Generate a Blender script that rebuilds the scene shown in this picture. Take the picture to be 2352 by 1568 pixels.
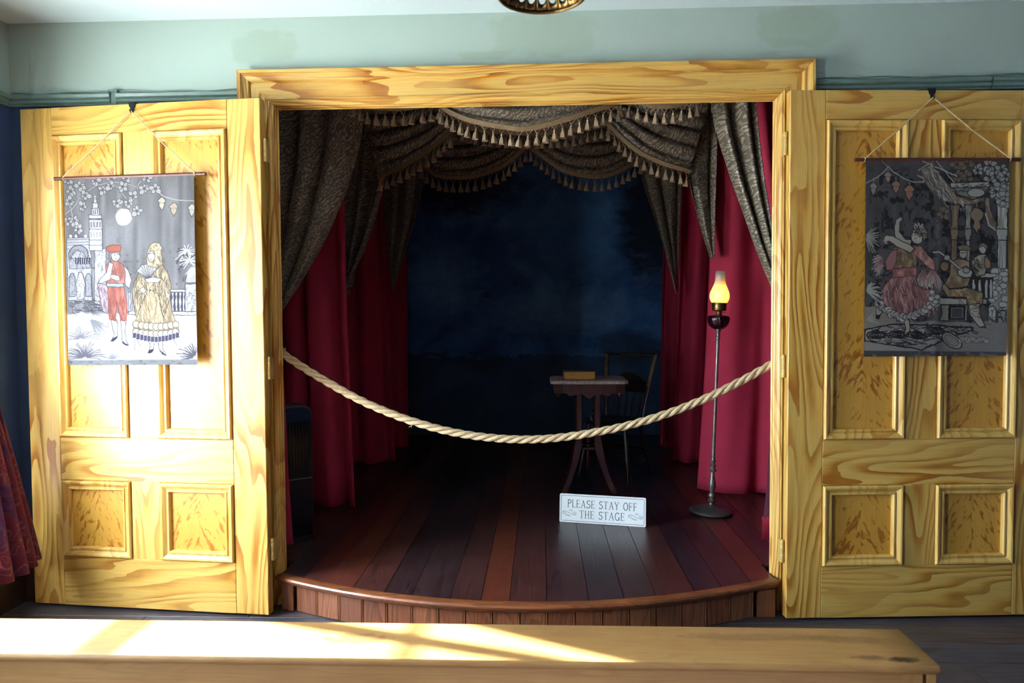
import bpy, math, random
import numpy as np
from mathutils import Vector, Matrix

random.seed(7)
RNG = np.random.default_rng(7)
scene = bpy.context.scene
for o in list(bpy.data.objects):
    bpy.data.objects.remove(o)
COL = scene.collection
PI = math.pi

# ---------------------------------------------------------------- camera
CAM = Vector((0.0864, -3.3875, 1.3927))
CF = Vector((-0.04123, 0.99845, -0.03751)); CR = Vector((0.99914, 0.04104, -0.00570)); CU = Vector((0.00415, 0.03772, 0.99928))
FPX = 1649.29
cd = bpy.data.cameras.new('camera'); cam = bpy.data.objects.new('camera', cd); COL.objects.link(cam)
cam.matrix_world = Matrix(((CR.x, CU.x, -CF.x, CAM.x), (CR.y, CU.y, -CF.y, CAM.y), (CR.z, CU.z, -CF.z, CAM.z), (0, 0, 0, 1)))
cd.sensor_width = 36.0; cd.lens = FPX * 36.0 / 2352.0; cd.clip_start = 0.05
cd.dof.use_dof = True; cd.dof.focus_distance = 3.5; cd.dof.aperture_fstop = 3.5
scene.camera = cam

# ---------------------------------------------------------------- view, world, sun, window daylight
vs = scene.view_settings
vs.view_transform = 'Standard'; vs.look = 'None'; vs.gamma = 1.0; vs.use_curve_mapping = False
vs.exposure = 1.05
SKY = 24.0
SUN = 50.0
w = bpy.data.worlds.new('sky'); scene.world = w; w.use_nodes = True
nt = w.node_tree; bgn = nt.nodes['Background']
bgn.inputs['Color'].default_value = (0.72, 0.86, 1.0, 1); bgn.inputs['Strength'].default_value = SKY
sd = bpy.data.lights.new('sun', 'SUN'); sd.energy = SUN; sd.angle = 0.018; sd.color = (1.0, 0.96, 0.88)
so = bpy.data.objects.new('sun', sd); COL.objects.link(so)
so.rotation_euler = Vector((1, -0.30, -0.545)).to_track_quat('-Z', 'Y').to_euler()
WINDOWS = {  # wall, horizontal range, z range
    'window_1': ('left', (-1.85, -0.30), (0.42, 2.20)),
    'fill_window': ('left', (-3.75, -3.00), (0.42, 2.20)),  # unseen window, added to fill the room with light from front left
}
XL, XR, YB, ZC = -2.46, 3.4, -5.6, 2.795      # left wall, right wall, back wall, ceiling
for nm, (wl, (u0, u1), (z0, z1)) in WINDOWS.items():
    ld = bpy.data.lights.new('daylight_portal', 'AREA'); ld.shape = 'RECTANGLE'
    ld.size = u1 - u0; ld.size_y = z1 - z0; ld.cycles.is_portal = True
    lo = bpy.data.objects.new('daylight_portal', ld); COL.objects.link(lo)
    if wl == 'left':
        lo.location = (XL - 0.16, (u0 + u1) / 2, (z0 + z1) / 2); d = Vector((1, 0, 0))
    else:
        lo.location = ((u0 + u1) / 2, YB - 0.16, (z0 + z1) / 2); d = Vector((0, 1, 0))
    lo.rotation_euler = d.to_track_quat('-Z', 'Y').to_euler()
scene.cycles.max_bounces = 5; scene.cycles.diffuse_bounces = 3; scene.cycles.glossy_bounces = 2; scene.cycles.transmission_bounces = 4; scene.cycles.transparent_max_bounces = 6
scene.cycles.caustics_reflective = False; scene.cycles.caustics_refractive = False
scene.cycles.sample_clamp_indirect = 12.0; scene.cycles.adaptive_threshold = 0.15

# ---------------------------------------------------------------- helpers
def at(x, y, Y):
    d = CF + CR * ((x - 1176.0) / FPX) + CU * ((784.0 - y) / FPX)
    return CAM + d * ((Y - CAM.y) / d.y)
def atz(x, y, Z):
    d = CF + CR * ((x - 1176.0) / FPX) + CU * ((784.0 - y) / FPX)
    return CAM + d * ((Z - CAM.z) / d.z)

class MB:
    def __init__(s): s.v = []; s.f = []; s.mi = []; s.uv = {}
    def add(s, vs, fs, mi=0):
        b = len(s.v); s.v += [tuple(v) for v in vs]
        for f in fs: s.f.append(tuple(b + i for i in f)); s.mi.append(mi)
        return b
    def box(s, a, b, mi=0):
        (x0, y0, z0), (x1, y1, z1) = a, b
        s.add([(x0,y0,z0),(x1,y0,z0),(x1,y1,z0),(x0,y1,z0),(x0,y0,z1),(x1,y0,z1),(x1,y1,z1),(x0,y1,z1)],
              [(0,3,2,1),(4,5,6,7),(0,1,5,4),(1,2,6,5),(2,3,7,6),(3,0,4,7)], mi)
    def bevbox(s, a, b, r, mi=0):
        """box with chamfered edges"""
        (x0, y0, z0), (x1, y1, z1) = a, b
        vs = []; idx = {}
        for i, sx in enumerate((0, 1)):
            for j, sy in enumerate((0, 1)):
                for k, sz in enumerate((0, 1)):
                    X = x1 if sx else x0; Y = y1 if sy else y0; Z = z1 if sz else z0
                    ix = X - r if sx else X + r; iy = Y - r if sy else Y + r; iz = Z - r if sz else Z + r
                    idx[i,j,k,'x'] = len(vs); vs.append((X, iy, iz))
                    idx[i,j,k,'y'] = len(vs); vs.append((ix, Y, iz))
                    idx[i,j,k,'z'] = len(vs); vs.append((ix, iy, Z))
        g = idx; F = []
        for i in (0, 1):
            q = [g[i,0,0,'x'], g[i,1,0,'x'], g[i,1,1,'x'], g[i,0,1,'x']]; F.append(q if i else q[::-1])
            q = [g[0,i,0,'y'], g[0,i,1,'y'], g[1,i,1,'y'], g[1,i,0,'y']]; F.append(q if i else q[::-1])
            q = [g[0,0,i,'z'], g[1,0,i,'z'], g[1,1,i,'z'], g[0,1,i,'z']]; F.append(q if i else q[::-1])
        for i in (0, 1):
            for j in (0, 1):
                F.append([g[i,j,0,'x'], g[i,j,1,'x'], g[i,j,1,'y'], g[i,j,0,'y']])
                F.append([g[i,0,j,'x'], g[i,1,j,'x'], g[i,1,j,'z'], g[i,0,j,'z']])
                F.append([g[0,i,j,'y'], g[1,i,j,'y'], g[1,i,j,'z'], g[0,i,j,'z']])
                for k in (0, 1): F.append([g[i,j,k,'x'], g[i,j,k,'y'], g[i,j,k,'z']])
        s.add(vs, F, mi)
    def prism(s, poly, axis, a, b, mi=0):
        """poly in 2D extruded along axis from a to b"""
        n = len(poly)
        def P(p, t):
            return {'x': (t, p[0], p[1]), 'y': (p[0], t, p[1]), 'z': (p[0], p[1], t)}[axis]
        vs = [P(p, a) for p in poly] + [P(p, b) for p in poly]
        fs = [tuple(range(n))[::-1], tuple(range(n, 2*n))] + [(i, (i+1) % n, n+(i+1) % n, n+i) for i in range(n)]
        s.add(vs, fs, mi)
    def lathe(s, prof, n=24, c=(0,0,0), cap=True, flute=None, mi=0):
        vs = []; fs = []
        for j, (r, z) in enumerate(prof):
            for i in range(n):
                a = 2*PI*i/n
                rr = r if flute is None else r * flute(a, j / (len(prof)-1))
                vs.append((c[0]+rr*math.cos(a), c[1]+rr*math.sin(a), c[2]+z))
        for j in range(len(prof)-1):
            for i in range(n):
                k = (i+1) % n
                fs.append((j*n+i, j*n+k, (j+1)*n+k, (j+1)*n+i))
        if cap:
            fs.append(tuple(range(n))[::-1]); fs.append(tuple(range((len(prof)-1)*n, len(prof)*n)))
        s.add(vs, fs, mi)
    def tube(s, pts, rad, n=8, mi=0, cap=True, sect=None, upv=None):
        """sweep along pts. rad: number or list. sect: list of 2D unit points (else circle)"""
        P = [Vector(p) for p in pts]; m = len(P)
        if sect is None: sect = [(math.cos(2*PI*i/n), math.sin(2*PI*i/n)) for i in range(n)]
        n = len(sect)
        ref = Vector(upv) if upv else Vector((0.13, 0.21, 1.0))
        vs = []
        prev = None
        for i in range(m):
            t = (P[min(i+1, m-1)] - P[max(i-1, 0)]).normalized()
            if prev is None:
                a = t.cross(ref)
                if a.length < 1e-3: a = t.cross(Vector((1, 0, 0)))
                a.normalize()
            else:
                a = (prev - t * prev.dot(t))
                a.normalize()
            prev = a
            b = t.cross(a)
            r = rad[i] if isinstance(rad, (list, tuple)) else rad
            for (u, v) in sect: vs.append(P[i] + a*(u*r) + b*(v*r))
        fs = []
        for j in range(m-1):
            for i in range(n):
                k = (i+1) % n
                fs.append((j*n+i, j*n+k, (j+1)*n+k, (j+1)*n+i))
        if cap:
            fs.append(tuple(range(n))[::-1]); fs.append(tuple(range((m-1)*n, m*n)))
        s.add(vs, fs, mi)
    def grid(s, P, mi=0, uv=None):
        """P: array [rows][cols] of points"""
        R = len(P); C = len(P[0])
        vs = [p for row in P for p in row]
        b = s.add(vs, [(j*C+i, j*C+i+1, (j+1)*C+i+1, (j+1)*C+i) for j in range(R-1) for i in range(C-1)], mi)
        if uv:
            for j in range(R):
                for i in range(C): s.uv[b + j*C + i] = uv[j][i]
    def build(s, name, mats, parent=None, smooth=False, loc=None, angle=40):
        me = bpy.data.meshes.new(name)
        me.from_pydata(s.v, [], s.f)
        if not isinstance(mats, (list, tuple)): mats = [mats]
        for m in mats: me.materials.append(m)
        if len(mats) > 1:
            me.polygons.foreach_set('material_index', s.mi)
        if s.uv:
            l = me.uv_layers.new(name='UVMap')
            for lp in me.loops:
                l.data[lp.index].uv = s.uv.get(lp.vertex_index, (0, 0))
        if smooth:
            me.polygons.foreach_set('use_smooth', [True] * len(me.polygons))
            try: me.set_sharp_from_angle(angle=math.radians(angle))
            except Exception: pass
        me.update()
        o = bpy.data.objects.new(name, me); COL.objects.link(o)
        if loc is not None: o.location = loc
        if parent is not None: o.parent = parent
        return o

def tag(o, label, cat=None, group=None, kind=None):
    if label: o['label'] = label
    if cat: o['category'] = cat
    if group: o['group'] = group
    if kind: o['kind'] = kind
    return o
def thing(name, loc=(0,0,0), rz=0.0, label=None, cat=None, group=None, kind=None):
    o = bpy.data.objects.new(name, None); COL.objects.link(o)
    o.location = loc; o.rotation_euler = (0, 0, rz); o.empty_display_size = 0.1
    return tag(o, label, cat, group, kind)
def inst(src, parent, loc=None, rot=None, scl=None):
    c = src.copy(); COL.objects.link(c); c.parent = parent
    if loc is not None: c.location = loc
    if rot is not None: c.rotation_euler = rot
    if scl is not None: c.scale = scl
    return c
def spline(pts, n):
    """Catmull-Rom through pts, n samples, parameter by point index"""
    P = [Vector(p) for p in pts]
    if len(P) == 2: return [P[0].lerp(P[1], i/(n-1)) for i in range(n)]
    Q = [P[0]*2-P[1]] + P + [P[-1]*2-P[-2]]
    L = [0.0]
    for i in range(len(P)-1): L.append(L[-1] + (P[i+1]-P[i]).length)
    out = []
    for k in range(n):
        s = L[-1]*k/(n-1)
        i = 0
        while i < len(P)-2 and L[i+1] < s: i += 1
        t = (s-L[i])/max(L[i+1]-L[i], 1e-9)
        p0, p1, p2, p3 = Q[i:i+4]
        out.append(0.5*((2*p1)+(p2-p0)*t+(2*p0-5*p1+4*p2-p3)*t*t+(3*p1-p0-3*p2+p3)*t*t*t))
    return out

# ---------------------------------------------------------------- materials
def srgb(r, g, b):
    f = lambda c: c/12.92 if c <= 0.04045 else ((c+0.055)/1.055)**2.4
    return (f(r/255.0), f(g/255.0), f(b/255.0), 1.0)
class NG:
    def __init__(s, name):
        s.m = bpy.data.materials.new(name); s.m.use_nodes = True
        s.nt = s.m.node_tree; s.b = s.nt.nodes['Principled BSDF']; s.out = s.nt.nodes['Material Output']
    def n(s, t, **kw):
        nd = s.nt.nodes.new(t)
        for k, v in kw.items():
            if k.startswith('i_'):
                key = k[2:].replace('_', ' ')
                if key.isdigit(): key = int(key)
                s.set(nd.inputs[key], v)
            else: setattr(nd, k, v)
        return nd
    def set(s, sock, v):
        if isinstance(v, bpy.types.NodeSocket): s.nt.links.new(v, sock)
        elif v is not None: sock.default_value = v
    def math(s, op, a, b=None, c=None, clamp=False):
        nd = s.nt.nodes.new('ShaderNodeMath'); nd.operation = op; nd.use_clamp = clamp
        s.set(nd.inputs[0], a)
        if b is not None: s.set(nd.inputs[1], b)
        if c is not None: s.set(nd.inputs[2], c)
        return nd.outputs[0]
    def vmath(s, op, a, b):
        nd = s.nt.nodes.new('ShaderNodeVectorMath'); nd.operation = op
        s.set(nd.inputs[0], a); s.set(nd.inputs[1], b)
        return nd.outputs[0]
    def coords(s, kind='Object'): return s.n('ShaderNodeTexCoord').outputs[kind]
    def rand(s): return s.n('ShaderNodeObjectInfo').outputs['Random']
    def mapping(s, v, scale=(1,1,1), rot=(0,0,0), loc=(0,0,0)):
        nd = s.n('ShaderNodeMapping'); s.set(nd.inputs['Vector'], v)
        nd.inputs['Scale'].default_value = scale; nd.inputs['Rotation'].default_value = rot; nd.inputs['Location'].default_value = loc
        return nd.outputs[0]
    def noise(s, v, scale, detail=2.0, rough=0.5, dist=0.0):
        nd = s.n('ShaderNodeTexNoise'); s.set(nd.inputs['Vector'], v)
        nd.inputs['Scale'].default_value = scale; nd.inputs['Detail'].default_value = detail
        nd.inputs['Roughness'].default_value = rough; nd.inputs['Distortion'].default_value = dist
        return nd.outputs['Fac']
    def ramp(s, fac, stops, interp='LINEAR'):
        nd = s.n('ShaderNodeValToRGB'); s.set(nd.inputs[0], fac); cr = nd.color_ramp; cr.interpolation = interp
        while len(cr.elements) < len(stops): cr.elements.new(0.5)
        while len(cr.elements) > len(stops): cr.elements.remove(cr.elements[-1])
        for e, (p, c) in zip(cr.elements, stops):
            e.position = p; e.color = c if len(c) == 4 else (*c, 1)
        return nd.outputs[0]
    def mix(s, fac, a, b, mode='MIX'):
        nd = s.n('ShaderNodeMix', data_type='RGBA', blend_type=mode)
        s.set(nd.inputs[0], fac); s.set(nd.inputs[6], a); s.set(nd.inputs[7], b)
        return nd.outputs[2]
    def bump(s, h, strength=0.3, dist=0.002):
        nd = s.n('ShaderNodeBump'); nd.inputs['Strength'].default_value = strength; nd.inputs['Distance'].default_value = dist
        s.set(nd.inputs['Height'], h); s.set(s.b.inputs['Normal'], nd.outputs[0])
    def P(s, **kw):
        for k, v in kw.items(): s.set(s.b.inputs[k.replace('_', ' ')], v)
        return s
def gv(x): return (x, x, x, 1)

def plain(name, col, rough=0.5, metal=0.0, var=0.12, vscale=8.0, **kw):
    g = NG(name); c = g.coords()
    n = g.noise(g.vmath('ADD', c, g.rand()), vscale, 2, 0.6)
    f = g.ramp(n, [(0.3, gv(1-var)), (0.7, gv(1.0))])
    g.P(Base_Color=g.mix(1.0, col, f, 'MULTIPLY'), Roughness=rough, Metallic=metal)
    for k, v in kw.items(): g.P(**{k: v})
    return g.m

def grain(name, axis, light, mid, dark, freq=1.0, rough=0.33, coat=0.35):
    """painted pine graining, contour bands of a noise stretched along the grain"""
    g = NG(name); c = g.coords()
    off = g.vmath('MULTIPLY', g.n('ShaderNodeCombineXYZ', i_X=g.rand(), i_Y=g.rand(), i_Z=g.rand()).outputs[0], (37.0, 3.0, 61.0))
    p = g.vmath('ADD', c, off)
    st = (1, 1, 0.16) if axis == 'z' else (0.16, 1, 1)
    q = g.mapping(p, st)
    a = g.noise(q, 6.0*freq, 1.0, 0.35, 0.35)
    wob = g.noise(g.mapping(p, (1, 1, 0.35) if axis == 'z' else (0.35, 1, 1)), 34, 1, 0.5)
    sep = g.n('ShaderNodeSeparateXYZ', i_Vector=c)
    acr = sep.outputs['X'] if axis == 'z' else sep.outputs['Z']
    fld = g.math('ADD', g.math('MULTIPLY', a, 13.0), g.math('MULTIPLY', acr, 11.0*freq))
    fld = g.math('ADD', fld, g.math('MULTIPLY', wob, 0.30))
    saw = g.math('FRACT', fld)
    fade = g.noise(p, 3.0, 0, 0.5)
    colr = g.ramp(saw, [(0.0, dark), (0.16, dark), (0.38, mid), (0.66, light), (0.985, light), (1.0, dark)])
    colr = g.mix(g.ramp(fade, [(0.35, gv(0.35)), (0.65, gv(1.0))]), light, colr)
    fine = g.noise(g.mapping(p, (1, 1, 0.03) if axis == 'z' else (0.03, 1, 1)), 170, 1, 0.6)
    colr = g.mix(1.0, colr, g.ramp(fine, [(0.3, gv(0.86)), (0.6, gv(1.0))]), 'MULTIPLY')
    g.P(Base_Color=colr, Roughness=0.42, Coat_Weight=0.28, Coat_Roughness=0.30)
    return g.m

LT = srgb(216, 174, 90); MD = srgb(202, 148, 56); DK = srgb(166, 102, 20)
M = {}
M['grain_v'] = grain('pine_grained_vertical', 'z', LT, MD, DK)
M['grain_h'] = grain('pine_grained_horizontal', 'x', LT, MD, DK)
M['mould'] = grain('pine_moulding', 'z', srgb(218, 178, 96), srgb(212, 166, 78), srgb(190, 136, 50), 0.6)

def fleck_mat():
    g = NG('maple_fleck_panel'); c = g.coords()
    sep = g.n('ShaderNodeSeparateXYZ', i_Vector=c)
    ax = g.math('ABSOLUTE', sep.outputs['X'])
    r1 = g.math('ADD', g.math('MULTIPLY', g.rand(), 40.0), g.math('MULTIPLY', g.math('SIGN', sep.outputs['X']), 7.0))
    v = g.n('ShaderNodeCombineXYZ', i_X=ax, i_Y=r1, i_Z=sep.outputs['Z']).outputs[0]
    p = g.mapping(v, (1, 1, 1), rot=(0, math.radians(28), 0))
    q = g.mapping(p, (58, 1, 18))
    n1 = g.noise(q, 1.0, 2.0, 0.55, 0.4)
    n2 = g.noise(v, 9.0, 1, 0.5)
    t = g.math('ADD', n1, g.math('MULTIPLY', g.math('SUBTRACT', n2, 0.5), 0.35))
    f = g.ramp(t, [(0.555, gv(0)), (0.61, gv(0.7)), (0.72, gv(1.0))])
    fine = g.noise(g.mapping(g.vmath('ADD', c, g.rand()), (1, 1, 0.03)), 170, 1, 0.6)
    base = g.mix(g.noise(v, 4.0, 0, 0.5), srgb(208, 158, 68), srgb(200, 144, 50))
    colr = g.mix(f, base, srgb(158, 94, 20))
    colr = g.mix(1.0, colr, g.ramp(fine, [(0.3, gv(0.9)), (0.6, gv(1.0))]), 'MULTIPLY')
    g.P(Base_Color=colr, Roughness=0.40, Coat_Weight=0.28, Coat_Roughness=0.28)
    return g.m
M['fleck'] = fleck_mat()
M['hinge'] = plain('painted_hinge', srgb(200, 168, 96), 0.4, var=0.25, vscale=60)

def wall_mat():
    g = NG('sage_wall_paint'); c = g.coords()
    n = g.noise(c, 2.5, 1, 0.5)
    col = g.mix(n, srgb(164, 181, 172), srgb(172, 189, 180))
    # retouched paint patches
    sep = g.n('ShaderNodeSeparateXYZ', i_Vector=c)
    wn = g.noise(c, 9, 3, 0.6)
    for (px, pz, rx, rz) in ((0.10, 2.69, 0.25, 0.105), (1.26, 2.70, 0.20, 0.10), (-1.22, 2.66, 0.17, 0.08), (-0.16, 2.60, 0.14, 0.02)):
        dx = g.math('DIVIDE', g.math('SUBTRACT', sep.outputs['X'], px), rx); dz = g.math('DIVIDE', g.math('SUBTRACT', sep.outputs['Z'], pz), rz)
        d = g.math('ADD', g.math('POWER', g.math('ABSOLUTE', dx), 4.0), g.math('POWER', g.math('ABSOLUTE', dz), 4.0))
        d = g.math('ADD', d, g.math('MULTIPLY', g.math('SUBTRACT', wn, 0.5), 3.2))
        f = g.ramp(d, [(0.35, gv(0.45)), (0.95, gv(0))])
        col = g.mix(f, col, srgb(150, 168, 146))
    g.P(Base_Color=col, Roughness=0.75)
    return g.m
M['wall'] = wall_mat()
M['wall_low'] = plain('slate_blue_wall_paint', srgb(58, 78, 114), 0.6, var=0.15, vscale=3)
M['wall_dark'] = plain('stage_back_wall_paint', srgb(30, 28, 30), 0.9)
M['ceiling'] = plain('pale_ceiling_paint', srgb(205, 222, 224), 0.85, var=0.05, vscale=2)
M['rail'] = plain('sage_rail_gloss', srgb(120, 146, 138), 0.4, var=0.15, vscale=12)
M['base'] = plain('dark_baseboard', srgb(62, 44, 34), 0.5, var=0.3, vscale=10)
M['white_paint'] = plain('window_white_paint', srgb(226, 226, 220), 0.5, var=0.08)

def plank_mat(name, cols, axis, rough=0.4, figure=1.0, spec=0.5, bumpv=0.4, coat=0.0, scuff=0.0):
    g = NG(name); c = g.coords(); r = g.rand()
    off = g.n('ShaderNodeCombineXYZ', i_X=g.math('MULTIPLY', r, 91.0), i_Y=g.math('MULTIPLY', r, 57.0), i_Z=g.math('MULTIPLY', r, 13.0)).outputs[0]
    p = g.vmath('ADD', c, off)
    st = {'y': (1, 0.07, 1), 'x': (0.07, 1, 1), 'z': (1, 1, 0.12)}[axis]
    q = g.mapping(p, st)
    a = g.noise(q, 9.0*figure, 1.5, 0.4, 0.3)
    saw = g.math('FRACT', g.math('MULTIPLY', a, 20.0))
    fine = g.noise(g.mapping(p, {'y': (1, .02, 1), 'x': (.02, 1, 1), 'z': (1, 1, .03)}[axis]), 120, 2, 0.6)
    wear = g.noise(p, 5.0, 2, 0.65)
    k = len(cols)
    base = g.ramp(r, [(i/max(k-1, 1), cc) for i, cc in enumerate(cols)])
    col = g.mix(g.ramp(saw, [(0.0, gv(0.75)), (0.35, gv(0.2)), (0.92, gv(0.0)), (1.0, gv(0.8))]), base, g.mix(1.0, base, gv(0.42), 'MULTIPLY'))
    col = g.mix(1.0, col, g.ramp(fine, [(0.3, gv(0.7)), (0.65, gv(1.08))]), 'MULTIPLY')
    col = g.mix(1.0, col, g.ramp(wear, [(0.3, gv(0.75)), (0.7, gv(1.15))]), 'MULTIPLY')
    if scuff:
        sc = g.noise(g.mapping(p, {'y': (1, .3, 1), 'x': (.3, 1, 1), 'z': (1, 1, 1)}[axis]), 30, 4, 0.7)
        col = g.mix(g.ramp(sc, [(0.70, gv(0)), (0.76, gv(scuff))]), col, srgb(190, 180, 175))
    g.P(Base_Color=col, Roughness=rough, Coat_Weight=coat, Coat_Roughness=0.3)
    g.b.inputs['Specular IOR Level'].default_value = spec
    g.bump(g.math('ADD', g.math('MULTIPLY', saw, 0.3), fine), bumpv, 0.0012)
    return g.m
M['stage_plank'] = plank_mat('varnished_stage_plank', [srgb(50, 34, 38), srgb(64, 42, 42), srgb(96, 46, 34), srgb(46, 36, 44), srgb(118, 56, 34), srgb(58, 40, 42), srgb(42, 34, 42)], 'y', 0.36, 1.2, 0.55, 0.35, 0.15)
M['floor_plank'] = plank_mat('worn_dark_floor_plank', [srgb(78, 76, 86), srgb(88, 74, 70), srgb(72, 72, 82)], 'x', 0.4, 0.8, 0.4, 0.4, 0.0, 0.5)
M['fascia'] = plank_mat('brown_beadboard', [srgb(140, 80, 50), srgb(162, 104, 68), srgb(126, 72, 48), srgb(150, 90, 58)], 'z', 0.42, 0.7, 0.4, 0.3, 0.1)
M['nosing'] = plank_mat('worn_stage_nosing', [srgb(136, 78, 44)], 'x', 0.36, 0.8, 0.5, 0.3, 0.2, 0.35)
M['void'] = plain('dark_subfloor', srgb(24, 18, 16), 0.9)
def bench_mat():
    g = NG('worn_pine_bench'); c = g.coords()
    q = g.mapping(c, (0.10, 1, 1)); a = g.noise(q, 14, 2, 0.5, 0.3)
    saw = g.math('FRACT', g.math('MULTIPLY', a, 9.0))
    fine = g.noise(g.mapping(c, (0.03, 1, 1)), 130, 3, 0.6)
    blotch = g.noise(g.mapping(c, (0.45, 1, 1)), 7, 4, 0.6)
    col = g.mix(blotch, srgb(156, 112, 64), srgb(192, 150, 94))
    col = g.mix(g.ramp(saw, [(0, gv(0.35)), (0.3, gv(0)), (0.95, gv(0)), (1, gv(0.35))]), col, srgb(150, 104, 58))
    col = g.mix(1.0, col, g.ramp(fine, [(0.3, gv(0.84)), (0.6, gv(1.0))]), 'MULTIPLY')
    sep = g.n('ShaderNodeSeparateXYZ', i_Vector=c); wn = g.noise(c, 30, 4, 0.65)
    for (px, py, rx, ry, st) in ((1.115, -1.325, 0.055, 0.022, 0.95), (1.03, -1.315, 0.06, 0.018, 0.6), (-0.50, -1.24, 0.13, 0.045, 0.6), (0.75, -1.19, 0.3, 0.03, 0.3), (1.02, -1.20, 0.16, 0.03, 0.35)):
        dx = g.math('DIVIDE', g.math('SUBTRACT', sep.outputs['X'], px), rx); dy = g.math('DIVIDE', g.math('SUBTRACT', sep.outputs['Y'], py), ry)
        d = g.math('ADD', g.math('MULTIPLY', dx, dx), g.math('MULTIPLY', dy, dy))
        d = g.math('ADD', d, g.math('MULTIPLY', g.math('SUBTRACT', wn, 0.5), 2.4))
        col = g.mix(g.ramp(d, [(0.2, gv(st)), (0.95, gv(0))]), col, srgb(62, 40, 28))
    g.P(Base_Color=col, Roughness=0.42); g.bump(fine, 0.2, 0.001)
    return g.m
M['bench'] = bench_mat()

def velvet(name, col, dark):
    g = NG(name); uv = g.coords('UV')
    n = g.noise(uv, 6, 3, 0.6); fine = g.noise(uv, 300, 2, 0.6)
    g.P(Base_Color=g.mix(n, col, dark), Roughness=0.85, Sheen_Weight=0.35, Sheen_Roughness=0.4)
    g.set(g.b.inputs['Sheen Tint'], col); g.bump(fine, 0.15, 0.0008)
    return g.m
M['red'] = velvet('crimson_velvet', srgb(186, 42, 74), srgb(166, 32, 64))
M['lining'] = velvet('mauve_curtain_lining', srgb(168, 108, 138), srgb(150, 92, 124))

def damask():
    g = NG('olive_damask'); uv = g.coords('UV')
    d = g.n('ShaderNodeTexNoise', i_Vector=uv, i_Scale=16.0, i_Detail=1.0)
    warp = g.vmath('ADD', uv, g.vmath('MULTIPLY', d.outputs['Color'], (0.055, 0.055, 0.0)))
    vo = g.n('ShaderNodeTexVoronoi', feature='SMOOTH_F1'); g.set(vo.inputs['Vector'], warp); vo.inputs['Scale'].default_value = 26
    rings = g.math('SINE', g.math('MULTIPLY', vo.outputs['Distance'], 26.0))
    fan = g.n('ShaderNodeTexWave', wave_type='RINGS', rings_direction='SPHERICAL'); g.set(fan.inputs['Vector'], g.mapping(warp, (1, 1, 1))); fan.inputs['Scale'].default_value = 16; fan.inputs['Distortion'].default_value = 9; fan.inputs['Detail'].default_value = 1
    f = g.math('ADD', g.math('MULTIPLY', rings, 0.5), g.math('SUBTRACT', fan.outputs['Fac'], 0.3))
    mask = g.ramp(f, [(0.30, gv(0)), (0.46, gv(1))])
    rib = g.math('SINE', g.math('MULTIPLY', g.n('ShaderNodeSeparateXYZ', i_Vector=uv).outputs['Y'], 900.0))
    col = g.mix(mask, srgb(88, 78, 64), srgb(146, 136, 118))
    g.P(Base_Color=col, Roughness=g.ramp(mask, [(0, gv(0.5)), (1, gv(0.32))]), Sheen_Weight=0.15, Sheen_Roughness=0.4)
    g.bump(g.math('ADD', g.math('MULTIPLY', mask, 0.6), g.math('MULTIPLY', rib, 0.15)), 0.45, 0.002)
    return g.m
M['damask'] = damask()
M['braid'] = plain('gold_brown_braid', srgb(142, 118, 84), 0.7, var=0.35, vscale=120)
M['tassel'] = plain('beige_silk_tassel', srgb(176, 154, 126), 0.55, var=0.25, vscale=160)

def backdrop_mat():
    g = NG('painted_night_backdrop'); c = g.coords()
    sep = g.n('ShaderNodeSeparateXYZ', i_Vector=c); X = sep.outputs['X']; Z = sep.outputs['Z']
    n = g.noise(c, 1.7, 5, 0.6, 0.6); br = g.noise(g.mapping(c, (1, 1, 2.2)), 5, 5, 0.65, 0.5)
    weave = g.noise(g.mapping(c, (1, 1, 0.15)), 140, 2, 0.5)
    col = g.ramp(n, [(0.30, srgb(38, 72, 128)), (0.52, srgb(64, 118, 190)), (0.72, srgb(104, 164, 224))])
    def blob(cx, cz, rx, rz):
        dx = g.math('DIVIDE', g.math('SUBTRACT', X, cx), rx); dz = g.math('DIVIDE', g.math('SUBTRACT', Z, cz), rz)
        d = g.math('ADD', g.math('MULTIPLY', dx, dx), g.math('MULTIPLY', dz, dz))
        return g.math('ADD', d, g.math('MULTIPLY', g.math('SUBTRACT', br, 0.5), 1.6))
    for (cx, cz, rx, rz, st, cc) in ((-0.95, 1.75, 0.50, 0.45, 0.85, srgb(110, 168, 226)), (0.35, 2.2, 0.65, 0.55, 0.75, srgb(96, 160, 226)), (0.25, 1.45, 0.9, 0.30, 0.65, srgb(120, 172, 220))):  # painted clouds, left one brightened to make up for weak light there
        col = g.mix(g.ramp(blob(cx, cz, rx, rz), [(0.0, gv(st)), (1.2, gv(0))]), col, cc)
    # dark painted trees on both sides and dark ground
    for (cx, cz, rx, rz, st) in ((1.15, 2.3, 0.38, 0.75, 0.9), (-0.75, 2.75, 0.75, 0.40, 0.85), (0.95, 1.05, 0.45, 0.22, 0.7)):
        col = g.mix(g.ramp(blob(cx, cz, rx, rz), [(0.3, gv(st)), (1.2, gv(0))]), col, srgb(14, 22, 36))
    gz = g.math('ADD', Z, g.math('MULTIPLY', g.math('SUBTRACT', br, 0.5), 0.35))
    col = g.mix(g.ramp(gz, [(0.45, gv(0.85)), (0.98, gv(0.72)), (1.05, gv(0.35)), (1.25, gv(0))]), col, srgb(28, 46, 66))
    col = g.mix(1.0, col, g.ramp(weave, [(0.3, gv(0.85)), (0.7, gv(1.05))]), 'MULTIPLY')
    g.P(Base_Color=col, Roughness=0.8)
    return g.m
M['backdrop'] = backdrop_mat()
M['rope'] = plain('manila_rope', srgb(205, 180, 140), 0.8, var=0.3, vscale=90)
M['dowel'] = plain('stained_dowel', srgb(92, 44, 34), 0.45, var=0.3, vscale=30)
M['string'] = plain('jute_string', srgb(196, 172, 130), 0.8, var=0.2, vscale=80)
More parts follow.
